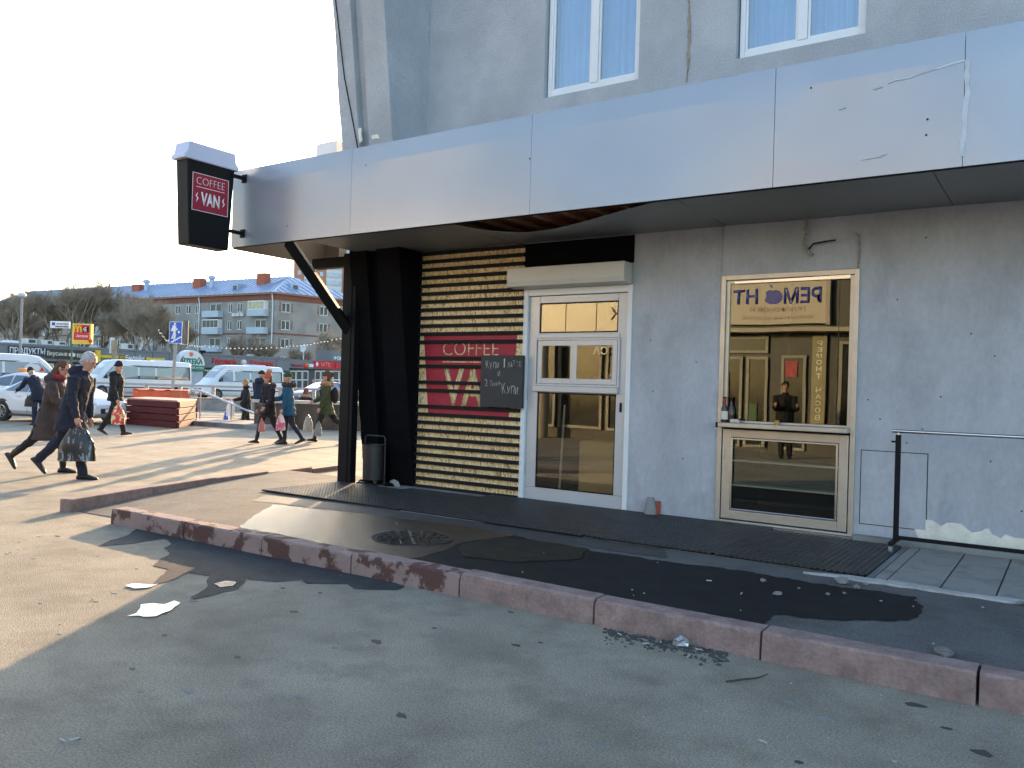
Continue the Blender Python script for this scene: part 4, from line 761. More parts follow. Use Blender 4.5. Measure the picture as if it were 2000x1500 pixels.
spots = [(18, 96, 12.5, 'tall bare tree behind the grocery sign'), (75, 104, 12, 'bare tree behind the roof light and wide rooftop unit'), (118, 98, 13.6, 'tallest bare tree, behind the green sign pole'), (160, 96, 13.4, 'broad bare tree behind the red and yellow advertising box'), (196, 100, 12.6, 'bare tree behind the yellow pillar sign'), (228, 95, 11.0, 'bare tree behind the rooftop unit and wooden pole'), (262, 99, 11.8, 'bare tree beneath the left red chimney'), (300, 94, 10.6, 'bare tree behind the pharmacy arch'), (334, 101, 10.2, 'bare tree before the balconies of the flats'), (-35, 98, 12, 'bare tree at the far end of the shops'), (478, 106, 7.4, 'small bare tree before the glazed balconies of the flats'), (512, 108, 8.0, 'small bare tree beneath the end balconies of the flats'), (650, 108, 9.0, 'bare tree before the gable of the flats'), (590, 112, 6.4, 'small bare tree behind the satellite dish'), (45, 110, 11.5, 'bare tree behind the tall lamp post')]
for i, (px, dp, h_, lb) in enumerate(spots):
    o = protos[i] if i < 3 else copy_thing(protos[i % 3]); o.location = G(px, dp); o.rotation_euler = (0, 0, i*1.7); s_ = h_/12*1.02; o.scale = (s_*1.1, s_*1.1, s_); tag(o, lb, 'tree', 'bare trees between shops and flats')
# --- poles and signs
M_pole = mat('pole_grey', (.30, .29, .27), .6, var=.1); M_gpole = mat('pole_green', (.05, .11, .06), .5); M_blue2 = mat('sign_blue', (.02, .10, .45), .4); M_retro = mat('sign_white', (.75, .76, .78), .4)
def up_sign(px, dp): return Pl(G(px-200, dp), G(px+200, dp))
lp = thing('lamp_post', 'tall grey lamp post standing before the bare trees', 'lamp post', G(38, 60)); b = G(38, 60); MB().tube([b, b+Vector((0, 0, 7.0))], [.11, .08], 10).build('pole', M_pole, lp); MB().ball(b+Vector((0, 0, 7.1)), (.3, .3, .2), 12, 8).build('lamp_head', M_ac, lp)
wp = thing('wooden_pole', 'short weathered wooden pole in front of the yellow strip', 'pole', G(222, 68)); b = G(222, 68); MB().tube([b, b+Vector((0, 0, 4.4))], [.22, .19], 8).build('pole', mat('weathered_wood', (.34, .26, .17), .9, var=.2), wp); MB().box(-.5, -.28, -.15, .15, 3.3, 4.6, Matrix.Translation(b)).build('switch_box', M_ac, wp)
P = up_sign(139, 48); gp = thing('green_sign_pole', 'green pole carrying a white direction board', 'sign post', G(138.5, 48)); b = G(138.5, 48); MB().tube([b, b+Vector((0, 0, P.hit(139, 626)[1]))], .055, 8).build('pole', M_gpole, gp)
db = P.bd('direction_board', 98.5, 627.5, 137, 641, -.03, .03, M_retro, gp); P.bd('board_symbol', 102, 629.5, 108.5, 635.5, .031, .035, mat('symbol_navy', (.05, .06, .35), .5), db); P.tx('lettering', 'ПАТРИАРШИЙ', 111, 631, 134, 633.8, .031, M_pole, db); P.tx('lettering', 'БИБЛИОТЕКА', 109, 636.5, 135, 639.5, .031, M_pole, db)
ad = thing('advertising_box', 'red and yellow advertising box fixed to the green pole', 'sign', G(161, 48)+Vector((0, 0, 3)))
bb = P.bd('box', 143, 632.5, 180, 672, -.15, .1, mat('ad_yellow', (.82, .62, .12), .5), ad); P.bd('red_face', 146, 634.5, 177, 664.5, .101, .11, mat('ad_red', (.62, .012, .02), .4), ad)
u0, u1, z0, z1 = P.rect(147, 637, 161, 649); wA = (u1-u0)/2
for q in (0, 1):
    cx = u0+wA*(q+.5); MB().tube([P.pt(cx+wA*.46*math.cos(a*math.pi/12)*(1), z0+(z1-z0)*(math.sin(a*math.pi/12)), .12) for a in range(13)], .045, 6).build('arch_emblem', M_yel, ad)
P.bd('black_square', 164, 638, 175, 649, .111, .118, M_blackmetal, ad); u0, z0 = P.hit(169.5, 643.5); MB().tube([P.pt(u0+.11*math.cos(a*.5), z0+.11*math.sin(a*.5), .125) for a in range(2, 12)], .02, 6).build('ring_emblem', M_letter, ad); P.bd('pale_dot', 168, 642, 171, 645, .119, .13, M_letter, ad)
P.tx('lettering', 'Завтрак', 151, 654, 175, 660, .111, M_letter, ad, shear=.3); P.bd('yellow_footer', 146, 666, 177, 670.5, .101, .11, M_yel, ad)
u0, z0 = P.hit(179, 666.5); MB().prism([(0, .16), (.13, 0), (0, -.16), (-.13, 0)], lambda a, c, d: P.pt(u0+a, z0+c, d), .12, .14).build('red_diamond', MATS['ad_red'], ad)
P = up_sign(345, 40); us_ = thing('underpass_sign', 'blue underpass sign with white walking figure on a leaning pole', 'sign post', G(337, 40)); b = G(336.5, 40); tp_ = Vector(P.pt(P.hit(346, 630)[0], P.hit(346, 630)[1])); MB().tube([b, tp_], .075, 8).build('pole', M_pole, us_)
Mt = Matrix.Rotation(R(2), 4, 'Z'); pl_ = P.bd('blue_plate', 332.5, 628.5, 357.5, 671, .09, .12, M_retro, us_); P.bd('blue_face', 333.3, 629.3, 356.7, 670.2, .1201, .125, M_blue2, us_); P.bd('side_plate', 358.5, 626, 367, 672, -.1, .0, mat('sign_back', (.08, .085, .09), .6), us_)
def fig(pts, r_): return MB().tube([P.pt(*P.hit(x, y), .13) for x, y in pts], r_, 6)
f_ = fig([(343, 636), (343, 648)], [.09, .085]).build('walking_figure', M_letter, us_); MB().ball(P.pt(*P.hit(344, 633), .13), .055, 10, 8).build('figure_head', M_letter, us_)
for k_, pts in enumerate((((343, 648), (341, 654), (338, 662)), ((343.5, 648), (344.5, 655), (342, 663)), ((343, 638), (339, 642), (337, 647)), ((343, 638), (347, 643), (349, 645)))): fig(pts, .04).build('figure_leg' if k_ < 2 else 'figure_arm', M_letter, us_)
for i in range(5): P.bd('stair_mark', 336+i*4, 666.5-i*2.2, 341+i*4, 668.8-i*2.2, .126, .13, M_letter, us_)
MB().ball(P.pt(*P.hit(351.5, 649), .125), (.05, .05, .07), 10, 8).build('white_dot', M_letter, us_)
# festoon of bulbs
P = up_sign(520, 46); fs = thing('festoon', 'string of small pale bulbs sagging above the shops', 'string lights', P.pt(P.hit(400, 680)[0], 3)); keys = [(310, 645), (325, 664), (345, 668), (370, 673), (400, 676), (450, 679), (500, 680), (560, 677), (600, 672), (640, 665), (690, 656)]
pth = [P.pt(*P.hit(x, y)) for x, y in keys]; MB().tube(pth, .008, 4).build('wire', M_blackmetal, fs); b = MB()
for i in range(len(pth)-1):
    for j in range(6): b.ball(pth[i].lerp(pth[i+1], j/6)+Vector((0, 0, -.03+random.uniform(-.03, .03))), .042, 6, 4)
o = b.build('bulbs', mat('bulb', (.75, .72, .66), .3), fs); o['kind'] = 'stuff'
# --- parapet and railing of the underpass
M_rail = mat('rail_grey', (.33, .33, .33), .45, metal=.3, var=.06); P = Pl(G(150, 38.3), G(720, 38.3)); L = (G(720, 38.3)-G(150, 38.3)).length
pw = thing('parapet_wall', 'low grey concrete parapet along the underpass', 'wall', P.pt(L/2, 0)); uL = P.hit(334, 775)[0]; P.box(MB(), uL, L, 0, .50, -.3, 0).build('wall', M_concrete, pw, bevel=.01); P.box(MB(), uL-.05, L, .501, .56, -.35, .05).build('coping', M_concrete, pw)
rl = thing('street_railing', 'grey metal railing with broad top rail above the parapet', 'railing', P.pt(L/2, .5)); P.box(MB(), 0, L, 1.05, 1.15, -.22, -.06).build('top_rail', M_rail, rl, bevel=.01)
n = int(L/1.55)
for i in range(n+1): P.box(MB(), i*1.55, i*1.55+.16, 0 if i*1.55 < uL-.3 else .562, 1.049, -.2, -.1).build('post', M_rail, rl)
for z in (.25, .55): P.box(MB(), 0, uL-.1, z, z+.1, -.18, -.12).build('lower_rail', M_rail, rl)
# --- stairs, slab, handrail
so, SL, SW = STAIR_O, STAIR_L, STAIR_W; SM = frame(so, ER, EF)        # SM local x = ER, y = EF, z = up
st = thing('underpass_stairs', 'concrete stairs going down into the underpass', 'stairs', so)
MB().box(-SL, -.602, -SW+.01, SW-.01, -2.6, -.02, SM).build('landing', M_concrete, st)
for i in range(3): MB().box(-.6+i*.36, -.6+(i+1)*.36-.002, -SW+.01, SW-.01, -2.6, -.18-.16*i, SM).build('step', M_concrete, st)
MB().box(.482, 2.7, -SW+.01, SW-.01, -2.6, -.5, SM).build('landing', M_concrete, st)
for i in range(2): MB().box(2.702+i*.4, 3.1+i*.4, -SW+.01, SW-.01, -2.6, -.66-.16*i, SM).build('step', M_concrete, st)
b = MB(); b.box(-SL, SL, -SW-.2, -SW, -2.6, -.01, SM); b.build('side_wall', M_concrete, st); MB().box(-SL, SL, SW, SW+.2, -2.6, -.01, SM).build('side_wall', M_concrete, st); MB().box(SL, SL+.2, -SW, SW, -2.6, -.01, SM).build('end_wall', M_concrete, st)
def gp_(px, dp): return (G(px, dp).x, G(px, dp).y)
sl = MB().prism([gp_(380, 25.4), gp_(470, 24.4), gp_(566, 23.7), gp_(572, 26.8), gp_(378, 26.8)], lambda a, c, d: Vector((a, c, d)), -.1, .13).build('slab', M_concrete, bevel=.012); sl['kind'] = 'structure'
P = Pl(G(300, 27.2), G(500, 26.9)); hr = thing('handrail', 'bright steel handrail sloping down along the stairs', 'handrail', P.pt(P.hit(372, 765)[0], 0))
MB().tube([P.pt(*P.hit(x, y)) for x, y in ((369.5, 768), (370, 764), (374, 761.5), (386, 761), (458, 791), (500, 809))], .035, 10).build('rail', M_steel, hr, smooth=True)
for x, y in ((392, 764), (452, 788)): u, z = P.hit(x, y); MB().tube([P.pt(u, z-.03), P.pt(u, -.1 if x < 400 else -.4)], .02, 8).build('rail_post', M_steel, hr)
# --- brown clad wall where a man sits
P = Pl(G(498, 25.0), G(760, 25.0)); L = (G(760, 25.0)-G(498, 25.0)).length; bw = thing('brown_wall', 'low brown stone clad wall with pale coping beside the stairs', 'wall', P.pt(L/2, 0)); M_brown = mat('brown_stone', (.10, .075, .055), .35, var=.25, vs=2, c2=(.05, .04, .03), c2s=3)
n = 6
for i in range(n): P.box(MB(), i*L/n+.006, (i+1)*L/n-.006, 0, .76, -.35, 0).build('stone_panel', M_brown, bw, bevel=.005)
P.box(MB(), -.05, L, .761, .86, -.42, .07).build('coping', mat('pale_coping', (.55, .5, .43), .6, var=.08), bw, bevel=.01)
P.box(MB(), P.hit(562, 800)[0]-.1, P.hit(577, 800)[0], 0, .5, .02, .3).build('pier', M_concrete, bw, bevel=.01)
# --- red plank box and orange box
c1, c2, c3 = on_z(247, 829), on_z(345, 837), on_z(383, 829); 
rbx = thing('red_plank_box', 'dark red box of rough horizontal planks on the square', 'box', (c1+c2)/2); M_plank = mat('red_plank', (.11, .012, .012), .7, var=.25, vs=3, bump=.2, bs=20, stretch=(1, 1, 4)); Hb = .76
for (a, c) in ((c1, c2), (c2, c3), (c3, c3+(c1-c2)), (c3+(c1-c2), c1)):
    P = Pl(a, c); L = (c-a).length
    for i in range(4): j = random.uniform(-.02, .02); P.box(MB(), -.03+j, L+.03+j, i*Hb/4+.008, (i+1)*Hb/4-.012, -.05, .0+random.uniform(-.006, .008)).build('plank', M_plank, rbx, bevel=.006)
c4 = c3+(c1-c2); b = MB().prism([(v.x, v.y) for v in (c1, c2, c3, c4)], lambda a, c, d: Vector((a, c, d)), Hb-.01, Hb+.035); b.build('lid', mat('lid_pale', (.46, .24, .17), .7, var=.15, vs=3), rbx, bevel=.006)
P = Pl(G(258, 28.2), G(336, 27.6)); L = (G(336, 27.6)-G(258, 28.2)).length; ob = thing('orange_bin', 'faded orange metal bin behind the red plank box', 'bin', P.pt(L/2, 0)); M_or = mat('orange_paint', (.52, .085, .03), .6, var=.2, vs=3, c2=(.62, .45, .38), c2s=5, lo=.62, hi=.66)
P.box(MB(), .02, L-.02, .0, 1.0, -.9, -.02).build('body', M_or, ob, bevel=.01); MB().add([P.pt(u, 1.0+.04*math.sin(u*9), d_) for d_ in (-.95, .02) for u in [L*i/12 for i in range(13)]], [(i, i+1, i+14, i+13) for i in range(12)]).build('lid', M_or, ob)
# ================================================================== vehicles
M_carw = mat('car_white', (.72, .73, .75), .22, var=.02, spec=.6); M_vanw = mat('van_white', (.68, .69, .71), .3, var=.05, vs=1.2); M_tyre = mat('tyre', (.02, .02, .02), .8); M_rim = mat('rim', (.35, .35, .36), .3, metal=.8); M_lamp = mat('headlight', (.6, .62, .65), .1); M_tail = mat('tail_light', (.4, .02, .02), .2); M_trim = mat('car_trim', (.03, .03, .032), .5); M_cgrey = mat('car_grey', (.10, .105, .115), .25, metal=.4, var=.03)
def vehicle(name, label, cat, loc, heading, stn, body_m, sides, shield, wheels, wr, front_x, hl, glass_m=None, rear=None, extra=None, group=None, band=None):
    glass_m = glass_m or M_glass_bus
    t = thing(name, label, cat, loc, heading, group); rings = []
    for x, z0, zb, zt, w, wt in stn:
        h = [(w*.86, z0), (w, z0+.16*(zb-z0)+.05), (w*1.005, (z0+zb)/2+.05), (w*.995, zb), (wt+(w-wt)*.45, zb+(zt-zb)*.5), (wt, zt-(zt-zb)*.12), (wt*.86, zt-(zt-zb)*.02), (wt*.45, zt+.012)]
        rings.append([(x, y, z) for y, z in h]+[(x, -y, z) for y, z in reversed(h)])
    body = MB().loft(rings).build('body', body_m, t, smooth=True, world=False, angle=35)
    def itp(x, k):
        for a, b in zip(stn, stn[1:]):
            if a[0] <= x <= b[0]: f = (x-a[0])/(b[0]-a[0]); return a[k]+(b[k]-a[k])*f
        return stn[-1][k]
    def sy(x, z):
        zb, zt, w, wt = (itp(x, k) for k in (2, 3, 4, 5)); zm, ym = zb+(zt-zb)*.5, wt+(w-wt)*.45; ze = zt-(zt-zb)*.12
        if z <= zb: return w
        return w+(ym-w)*(z-zb)/(zm-zb) if z < zm else ym+(wt-ym)*min(1, (z-zm)/max(.01, ze-zm))
    def dense(poly):
        out = []
        for i in range(len(poly)):
            a, b = poly[i], poly[(i+1) % len(poly)]; out += [(a[0]+(b[0]-a[0])*k/4, a[1]+(b[1]-a[1])*k/4) for k in range(4)]
        return out
    for poly in sides:
        for s_ in (1, -1):
            P = [(x, s_*(sy(x, z)+.02), z) for x, z in dense(poly)]; n = len(P); c = tuple(sum(p[k] for p in P)/n for k in range(3))
            MB().add(P+[c]+[(x, y-s_*.012, z) for x, y, z in P], [(i, (i+1) % n, n) for i in range(n)]+[(i, (i+1) % n, n+1+(i+1) % n, n+1+i) for i in range(n)]).build('side_window', glass_m, t, world=False)
    if band:
        for s_ in (1, -1):
            P = [(x, s_*(sy(x, z)+.004), z) for x, z in dense(band)]; n = len(P); c = tuple(sum(p[k] for p in P)/n for k in range(3)); MB().add(P+[c], [(i, (i+1) % n, n) for i in range(n)]).build('window_band', M_trim, t, world=False)
    for nm, xs in (('windscreen', shield), ('rear_window', rear)):
        if xs:
            rows_ = [[(x, y*itp(x, 5)*.84, itp(x, 3)+.02) for y in (-1, -.5, 0, .5, 1)] for x in xs]
            MB().loft(rows_, caps=False, closed=False).build(nm, glass_m, t, world=False, smooth=True)
    wp = None
    for x in wheels:
        for s_ in (1, -1):
            w = itp(x, 4); RX = Matrix.Rotation(R(90)*s_, 3, 'X')
            arch = MB().lathe([(wr*1.16, -.02), (wr*1.16, .012)], 24, (x, s_*w*.995, wr+.03), RX.inverted()).build('wheel_arch', M_trim, t, world=False)
            tyre = MB().lathe([(wr*.62, -.1), (wr*.97, -.1), (wr, -.06), (wr, .06), (wr*.97, .09), (wr*.66, .09), (wr*.64, .06)], 24, (x, s_*(w-.05), wr), RX.inverted()).build('wheel', M_tyre, t, smooth=True, world=False)
            MB().lathe([(wr*.64, .0), (wr*.64, .07), (wr*.58, .075), (wr*.5, .03), (wr*.12, .05), (.0, .055)], 20, (x, s_*(w-.04), wr), RX.inverted()).build('rim', M_rim, tyre, world=False)
            for k in range(7):
                a = k*2*math.pi/7; MB().tube([(x+math.cos(a)*wr*.1, s_*(w+.012), wr+math.sin(a)*wr*.1), (x+math.cos(a)*wr*.57, s_*(w+.02), wr+math.sin(a)*wr*.57)], wr*.06, 4).build('spoke', M_rim, tyre, world=False)
    for s_ in (1, -1):
        MB().ball((front_x, s_*hl[0], hl[1]), hl[2], 12, 8).build('headlight', M_lamp, t, smooth=True, world=False); x0 = stn[0][0]
        MB().box(x0-.015, x0+.06, s_*hl[0]-.09, s_*hl[0]+.09, hl[3]-.12, hl[3]+.12).build('tail_light', M_tail, t, bevel=.02, world=False)
    if extra: extra(t, sy)
    return t
SED = [(-2.25, .42, .70, .78, .66, .60), (-2.17, .24, .88, .98, .80, .70), (-1.75, .20, .93, 1.06, .865, .73), (-1.35, .20, .94, 1.12, .88, .72), (-.85, .20, .94, 1.37, .89, .62), (-.3, .20, .93, 1.46, .89, .60), (.2, .20, .92, 1.45, .89, .60), (.55, .20, .91, 1.36, .89, .61), (.95, .20, .90, 1.16, .885, .66), (1.3, .20, .87, .985, .88, .72), (1.8, .20, .80, .90, .86, .74), (2.12, .26, .66, .78, .78, .68), (2.27, .36, .56, .62, .62, .55)]
SEDW = [[(-1.32, 1.0), (-.85, 1.27), (-.32, 1.36), (-.30, .97)], [(-.24, .97), (-.24, 1.36), (.2, 1.35), (.5, 1.27), (.88, 1.0), (.86, .96)]]
def sed_extra(hand_m):
    def f(t, sy):
        for s_ in (1, -1):
            for x in (-.62, .30): MB().tube([(x-.09, s_*(sy(x, .82)+.008), .83), (x, s_*(sy(x, .82)+.03), .835), (x+.09, s_*(sy(x, .82)+.008), .83)], .014, 6).build('door_handle', hand_m, t, world=False)
            MB().ball((.82, s_*(sy(.8, 1.0)+.10), 1.0), (.06, .10, .075), 10, 8).build('wing_mirror', hand_m, t, smooth=True, world=False)
            for x in (-.27, .92): MB().tube([(x, s_*(sy(x, z)+.002), z) for z in (.30, .5, .7, .9)], .006, 4).build('door_seam', M_trim, t, world=False)
            MB().box(-1.9, 1.7, s_*.86-.04, s_*.86+.03, .19, .26).build('sill', M_trim, t, world=False)
        MB().box(2.25, 2.30, -.25, .25, .40, .50).build('number_plate', M_letter, t, world=False); MB().box(2.18, 2.29, -.42, .42, .36, .52).build('grille', M_trim, t, bevel=.02, world=False)
    return f
hER = math.atan2(ER.y, ER.x)
hS = math.atan2(ER.y, ER.x)-R(20); hv = Vector((math.cos(hS), math.sin(hS), 0)); rv = Vector((hv.y, -hv.x, 0)); c = G(6, 24.6)+(hv*1.38-rv*.88)*.92
vehicle('parked_sedan', 'white sedan with dark side windows parked by the walking couple', 'car', Vector((c.x, c.y, 0)), hS, SED, M_carw, SEDW, (.3, .6, .95, 1.25), (-1.38, 1.36), .325, 2.14, (.56, .66, (.10, .16, .07), .82), rear=(-1.6, -1.3, -.9, -.6), extra=sed_extra(M_carw)).scale = (.92, .92, .92)
tx = vehicle('taxi', 'white taxi with orange roof lamp behind the parked sedan', 'car', G(70, 30.5), hS+R(6), SED, M_carw, SEDW, (.3, .6, .95, 1.25), (-1.38, 1.36), .325, 2.14, (.56, .66, (.10, .16, .07), .82), rear=(-1.6, -1.3, -.9, -.6), extra=sed_extra(M_carw))
MB().ball((-.55, 0, 1.53), (.14, .24, .10), 12, 8).build('roof_lamp', mat('taxi_orange', (.8, .28, .05), .4), tx, smooth=True, world=False)
hRow = math.atan2(-row.u.y, -row.u.x)
vehicle('grey_car', 'dark grey car behind the woman in the green parka', 'car', G(640, 46), hRow, SED, M_cgrey, SEDW, (.3, .6, .95, 1.25), (-1.38, 1.36), .325, 2.14, (.56, .66, (.10, .16, .07), .82), rear=(-1.6, -1.3, -.9, -.6), extra=sed_extra(M_cgrey), glass_m=glass('car_glass_pale', (.5, .55, .6), .35))
def van_stn(L, H, nose=1.5): 
    h = L/2; return [(-h, .45, 1.25, H-.12, .93, .82), (-h+.1, .32, 1.25, H, .98, .86), (-h+1.5, .30, 1.25, H+.03, .99, .87), (h-2.4, .30, 1.25, H+.02, .99, .86), (h-1.75, .30, 1.24, H-.04, .99, .84), (h-1.35, .30, 1.22, H-.35, .985, .80), (h-.9, .30, 1.16, 1.62, .98, .80), (h-.62, .30, 1.05, 1.28, .965, .80), (h-.25, .32, .92, 1.08, .92, .76), (h-.04, .38, .74, .86, .80, .68), (h, .45, .62, .70, .70, .60)]
def van_extra(L, H):
    def f(t, sy):
        h = L/2
        MB().box(h+.02, h+.04, -.26, .26, .40, .51).build('number_plate', M_letter, t, world=False); MB().box(h-.1, h+.01, -.5, .5, .60, .80).build('grille', M_trim, t, bevel=.02, world=False); MB().box(h-.16, h+.03, -.78, .78, .36, .52).build('bumper', mat('bumper_grey', (.2, .2, .21), .6), t, bevel=.04, world=False)
        for s_ in (1, -1):
            MB().ball((h-1.2, s_*1.12, 1.42), (.07, .09, .16), 10, 8).build('wing_mirror', M_trim, t, smooth=True, world=False); MB().box(-h+.3, h-1.2, s_*.985-.02, s_*.985+.02, .62, .70).build('side_strip', M_trim, t, world=False)
        MB().box(-h+1.2, -h+2.6, -.4, .4, H+.0, H+.12).build('roof_hatch', M_vanw, t, bevel=.04, world=False)
    return f
def van_sides(L, H, n):
    h = L/2; x0, x1 = -h+.18, h-2.25; st = (x1-x0)/n; return [[(x0+i*st+.07, 1.32), (x0+i*st+.07, H-.42), (x0+(i+1)*st-.07, H-.42), (x0+(i+1)*st-.07, 1.32)] for i in range(n)]+[[(h-2.15, 1.28), (h-2.15, H-.45), (h-1.75, H-.45), (h-1.22, 1.62), (h-1.02, 1.28)]]
def van(label, loc, hd, L, H, n, g=None):
    h = L/2; return vehicle('minibus', label, 'minibus', loc, hd, van_stn(L, H), M_vanw, van_sides(L, H, n), (h-1.72, h-1.4, h-1.1, h-.82), (-h+1.25, h-.95), .35, h-.2, (.66, .86, (.14, .15, .13), 1.0), glass_m=g, band=[(-h+.12, 1.28), (-h+.12, H-.36), (h-1.8, H-.36), (h-1.02, 1.28)], extra=van_extra(L, H), group='white minibuses on the road')
van('white panel sided minibus in front of the red shop lettering', G(466, 60), hRow, 6.3, 2.45, 3)
van('long white minibus with see-through side windows behind the man in the black hat', G(266, 61), hRow, 7.6, 2.62, 4, glass('bus_glass_clear', (.62, .66, .62), .10))
bl = van('white minibus with a round sticker on its window before the grocery', G(8, 47), hRow+R(180), 6.6, 2.5, 3, glass('bus_glass_mid', (.5, .5, .48), .12))
MB().prism([(.42*math.cos(a*.2618), .26*math.sin(a*.2618)) for a in range(24)], lambda a, c_, d: Vector((1.1+a, -d, 1.75+c_)), 1.0, 1.02).build('window_sticker', mat('sticker', (.6, .62, .66), .5), bl, world=False)
# ================================================================== people
SKIN = mat('skin', (.50, .27, .19), .55, var=.08, vs=12)
def bake(b, name, m, parent, vox=.013, smooth=6, noise=0., seed=0, fq=38):
    me = bpy.data.meshes.new(name); me.from_pydata(b.v, [], b.f); bm = bmesh.new(); bm.from_mesh(me); bmesh.ops.recalc_face_normals(bm, faces=bm.faces); bm.to_mesh(me); bm.free()
    o = bpy.data.objects.new('tmp', me)
    r_ = o.modifiers.new('r', 'REMESH'); r_.mode = 'VOXEL'; r_.voxel_size = vox
    if smooth: q = o.modifiers.new('s', 'SMOOTH'); q.factor = .5; q.iterations = smooth
    me2 = evaluated(o); bpy.data.meshes.remove(me)
    if noise:
        from mathutils import noise as nz
        N = [v.normal.copy() for v in me2.vertices]; P = [v.co.copy() for v in me2.vertices]; off = Vector((seed, 0, 0)); out = []
        for c_, n_ in zip(P, N): out.extend(c_+n_*noise*nz.noise(c_*fq+off))
        me2.vertices.foreach_set('co', out)
    me2.materials.clear(); me2.materials.append(m); me2.shade_smooth(); me2.name = name
    return link(name, me2, parent, world=False)
def cloth(name, c, var=.18, rough=.85): return mat(name, c, rough, var=var, vs=6, bump=1., bs=11)
def person(label, loc, heading, H, lean=4, head=(0, 0), legs=((18, 8, 0), (-16, 12, -12)), arms=((12, 8, 18), (-14, 8, 12)), coat=None, trousers=None, shoes=None, hat=None, hair=None, hood=None, fur=None, scarf=None, belt=None, vox=.013, glove=None, detail=False, seated=False):
    """local axes: x ahead, y left, z up. legs / arms: (left, right); angles in degrees"""
    s = H/1.75; t = thing('person', label, 'person', loc, heading, 'people on the square'); V = Vector
    def d(a): return V((math.sin(R(a)), 0, -math.cos(R(a))))
    hipw, th, sh, ft = .09, .44, .42, .085
    L = []
    for i, (a, k, p) in enumerate(legs):
        y = hipw*(1 if i == 0 else -1); hp = V((0, y, 0)); kn = hp+d(a)*th; an = kn+d(a-k)*sh; td = V((math.cos(R(p)), 0, math.sin(R(p)))); nd = V((math.sin(R(p)), 0, -math.cos(R(p))))
        heel = an-td*.06+nd*ft; toe = an+td*.19+nd*ft; L.append((hp, kn, an, td, nd, heel, toe))
    zmin = min(min(l[5].z, l[6].z) for l in L) if not seated else -.12
    O = V((0, 0, -zmin*s))
    X = lambda p: V(p)*s+O
    sp = V((math.sin(R(lean)), 0, math.cos(R(lean)))); sf = V((sp.z, 0, -sp.x)); hd_ = V((math.sin(R(lean+head[0])), 0, math.cos(R(lean+head[0]))))
    neck = sp*.51; hc = neck+sp*.03+hd_*.155; hq = Matrix.Rotation(R(lean+head[0]), 3, 'Y') @ Matrix.Identity(3); yaw = Matrix.Rotation(R(head[1]), 3, 'Z'); HM = hq @ yaw
    A = []
    for i, (a, o, e) in enumerate(arms):
        sg = 1 if i == 0 else -1; shd = sp*.455+V((0, .185*sg, 0)); ua = (d(a+0)*math.cos(R(o))+V((0, sg*math.sin(R(o)), 0))); el = shd+ua*.285; fa = (d(a+e)*math.cos(R(o*.3))+V((0, sg*math.sin(R(o*.3)), 0))); wr = el+fa*.25; A.append((shd, el, wr, fa))
    # --- the body: one continuous surface
    b = MB(); el_ = lambda c, u, w, n=14: [X(c+u*math.cos(2*math.pi*j/n)+w*math.sin(2*math.pi*j/n)) for j in range(n)]
    ring = lambda t_, rx, ry: el_(sp*t_, sf*rx, V((0, ry, 0)))
    b.loft([ring(-.06, .085, .13), ring(.1, .085, .135), ring(.3, .095, .15), ring(.45, .075, .16), ring(.50, .05, .08)])
    b.tube([X(neck-sp*.03), X(neck+hd_*.07)], .052*s, 10)
    hb = lambda c, r_: b.ball(X(hc+HM @ V(c)), V(r_)*s, 12, 9, HM)
    hb((0, 0, .012), (.094, .074, .105)); hb((.02, 0, -.05), (.068, .056, .062)); hb((.095, 0, -.012), (.017, .012, .026)); hb((.075, 0, -.095), (.022, .026, .018)); hb((.088, 0, .03), (.012, .05, .012))
    for sg in (1, -1): hb((-.005, .076*sg, -.005), (.022, .009, .032))
    for (hp, kn, an, td, nd, heel, toe) in L: b.tube([X(hp), X(kn), X(an)], [.075*s, .052*s, .036*s], 10); b.tube([X(an), X(an+td*.07+nd*.055), X(toe-nd*.025-td*.03)], [.034*s, .02*s, .014*s], 8)
    hands = []
    for i, (shd, el, wr, fa) in enumerate(A):
        sg = 1 if i == 0 else -1; b.tube([X(shd), X(el), X(wr)], [.05*s, .04*s, .028*s], 10); lat = V((0, sg, 0)); fwd = lat.cross(fa)*sg; fwd = fwd if fwd.x > 0 else -fwd
        pc = wr+fa*.055; b.tube([X(wr), X(pc), X(wr+fa*.095)], [.026*s, .034*s, .030*s], 10, sx=1.0)
        for k in range(4):
            f0 = wr+fa*.09+fwd*(.027-.018*k); ln = (.07, .08, .075, .06)[k]; f1 = f0+fa*ln*.5-lat*.006; f2 = f1+(fa*.6-lat*.8).normalized()*ln*.45; b.tube([X(f0-fa*.02), X(f1), X(f2)], [.0095*s, .009*s, .007*s], 6)
        th0 = wr+fa*.035+fwd*.025; b.tube([X(th0), X(th0+fwd*.025+fa*.025-lat*.01), X(th0+fwd*.03+fa*.055-lat*.02)], [.012*s, .011*s, .008*s], 6)
        hands.append(X(wr+fa*.11))
    body = bake(b, 'body', SKIN, t, min(vox, .011), 3)
    if detail:
        for sg in (1, -1): MB().ball(X(hc+HM @ V((.083, .032*sg, .012))), .0085*s, 8, 6).build('eye', M_blackmetal, body, world=False)
        MB().tube([X(hc+HM @ V((.082, -.022, -.062))), X(hc+HM @ V((.089, 0, -.064))), X(hc+HM @ V((.082, .022, -.062)))], .005*s, 6).build('mouth', mat('lips', (.35, .12, .1), .6), body, world=False)
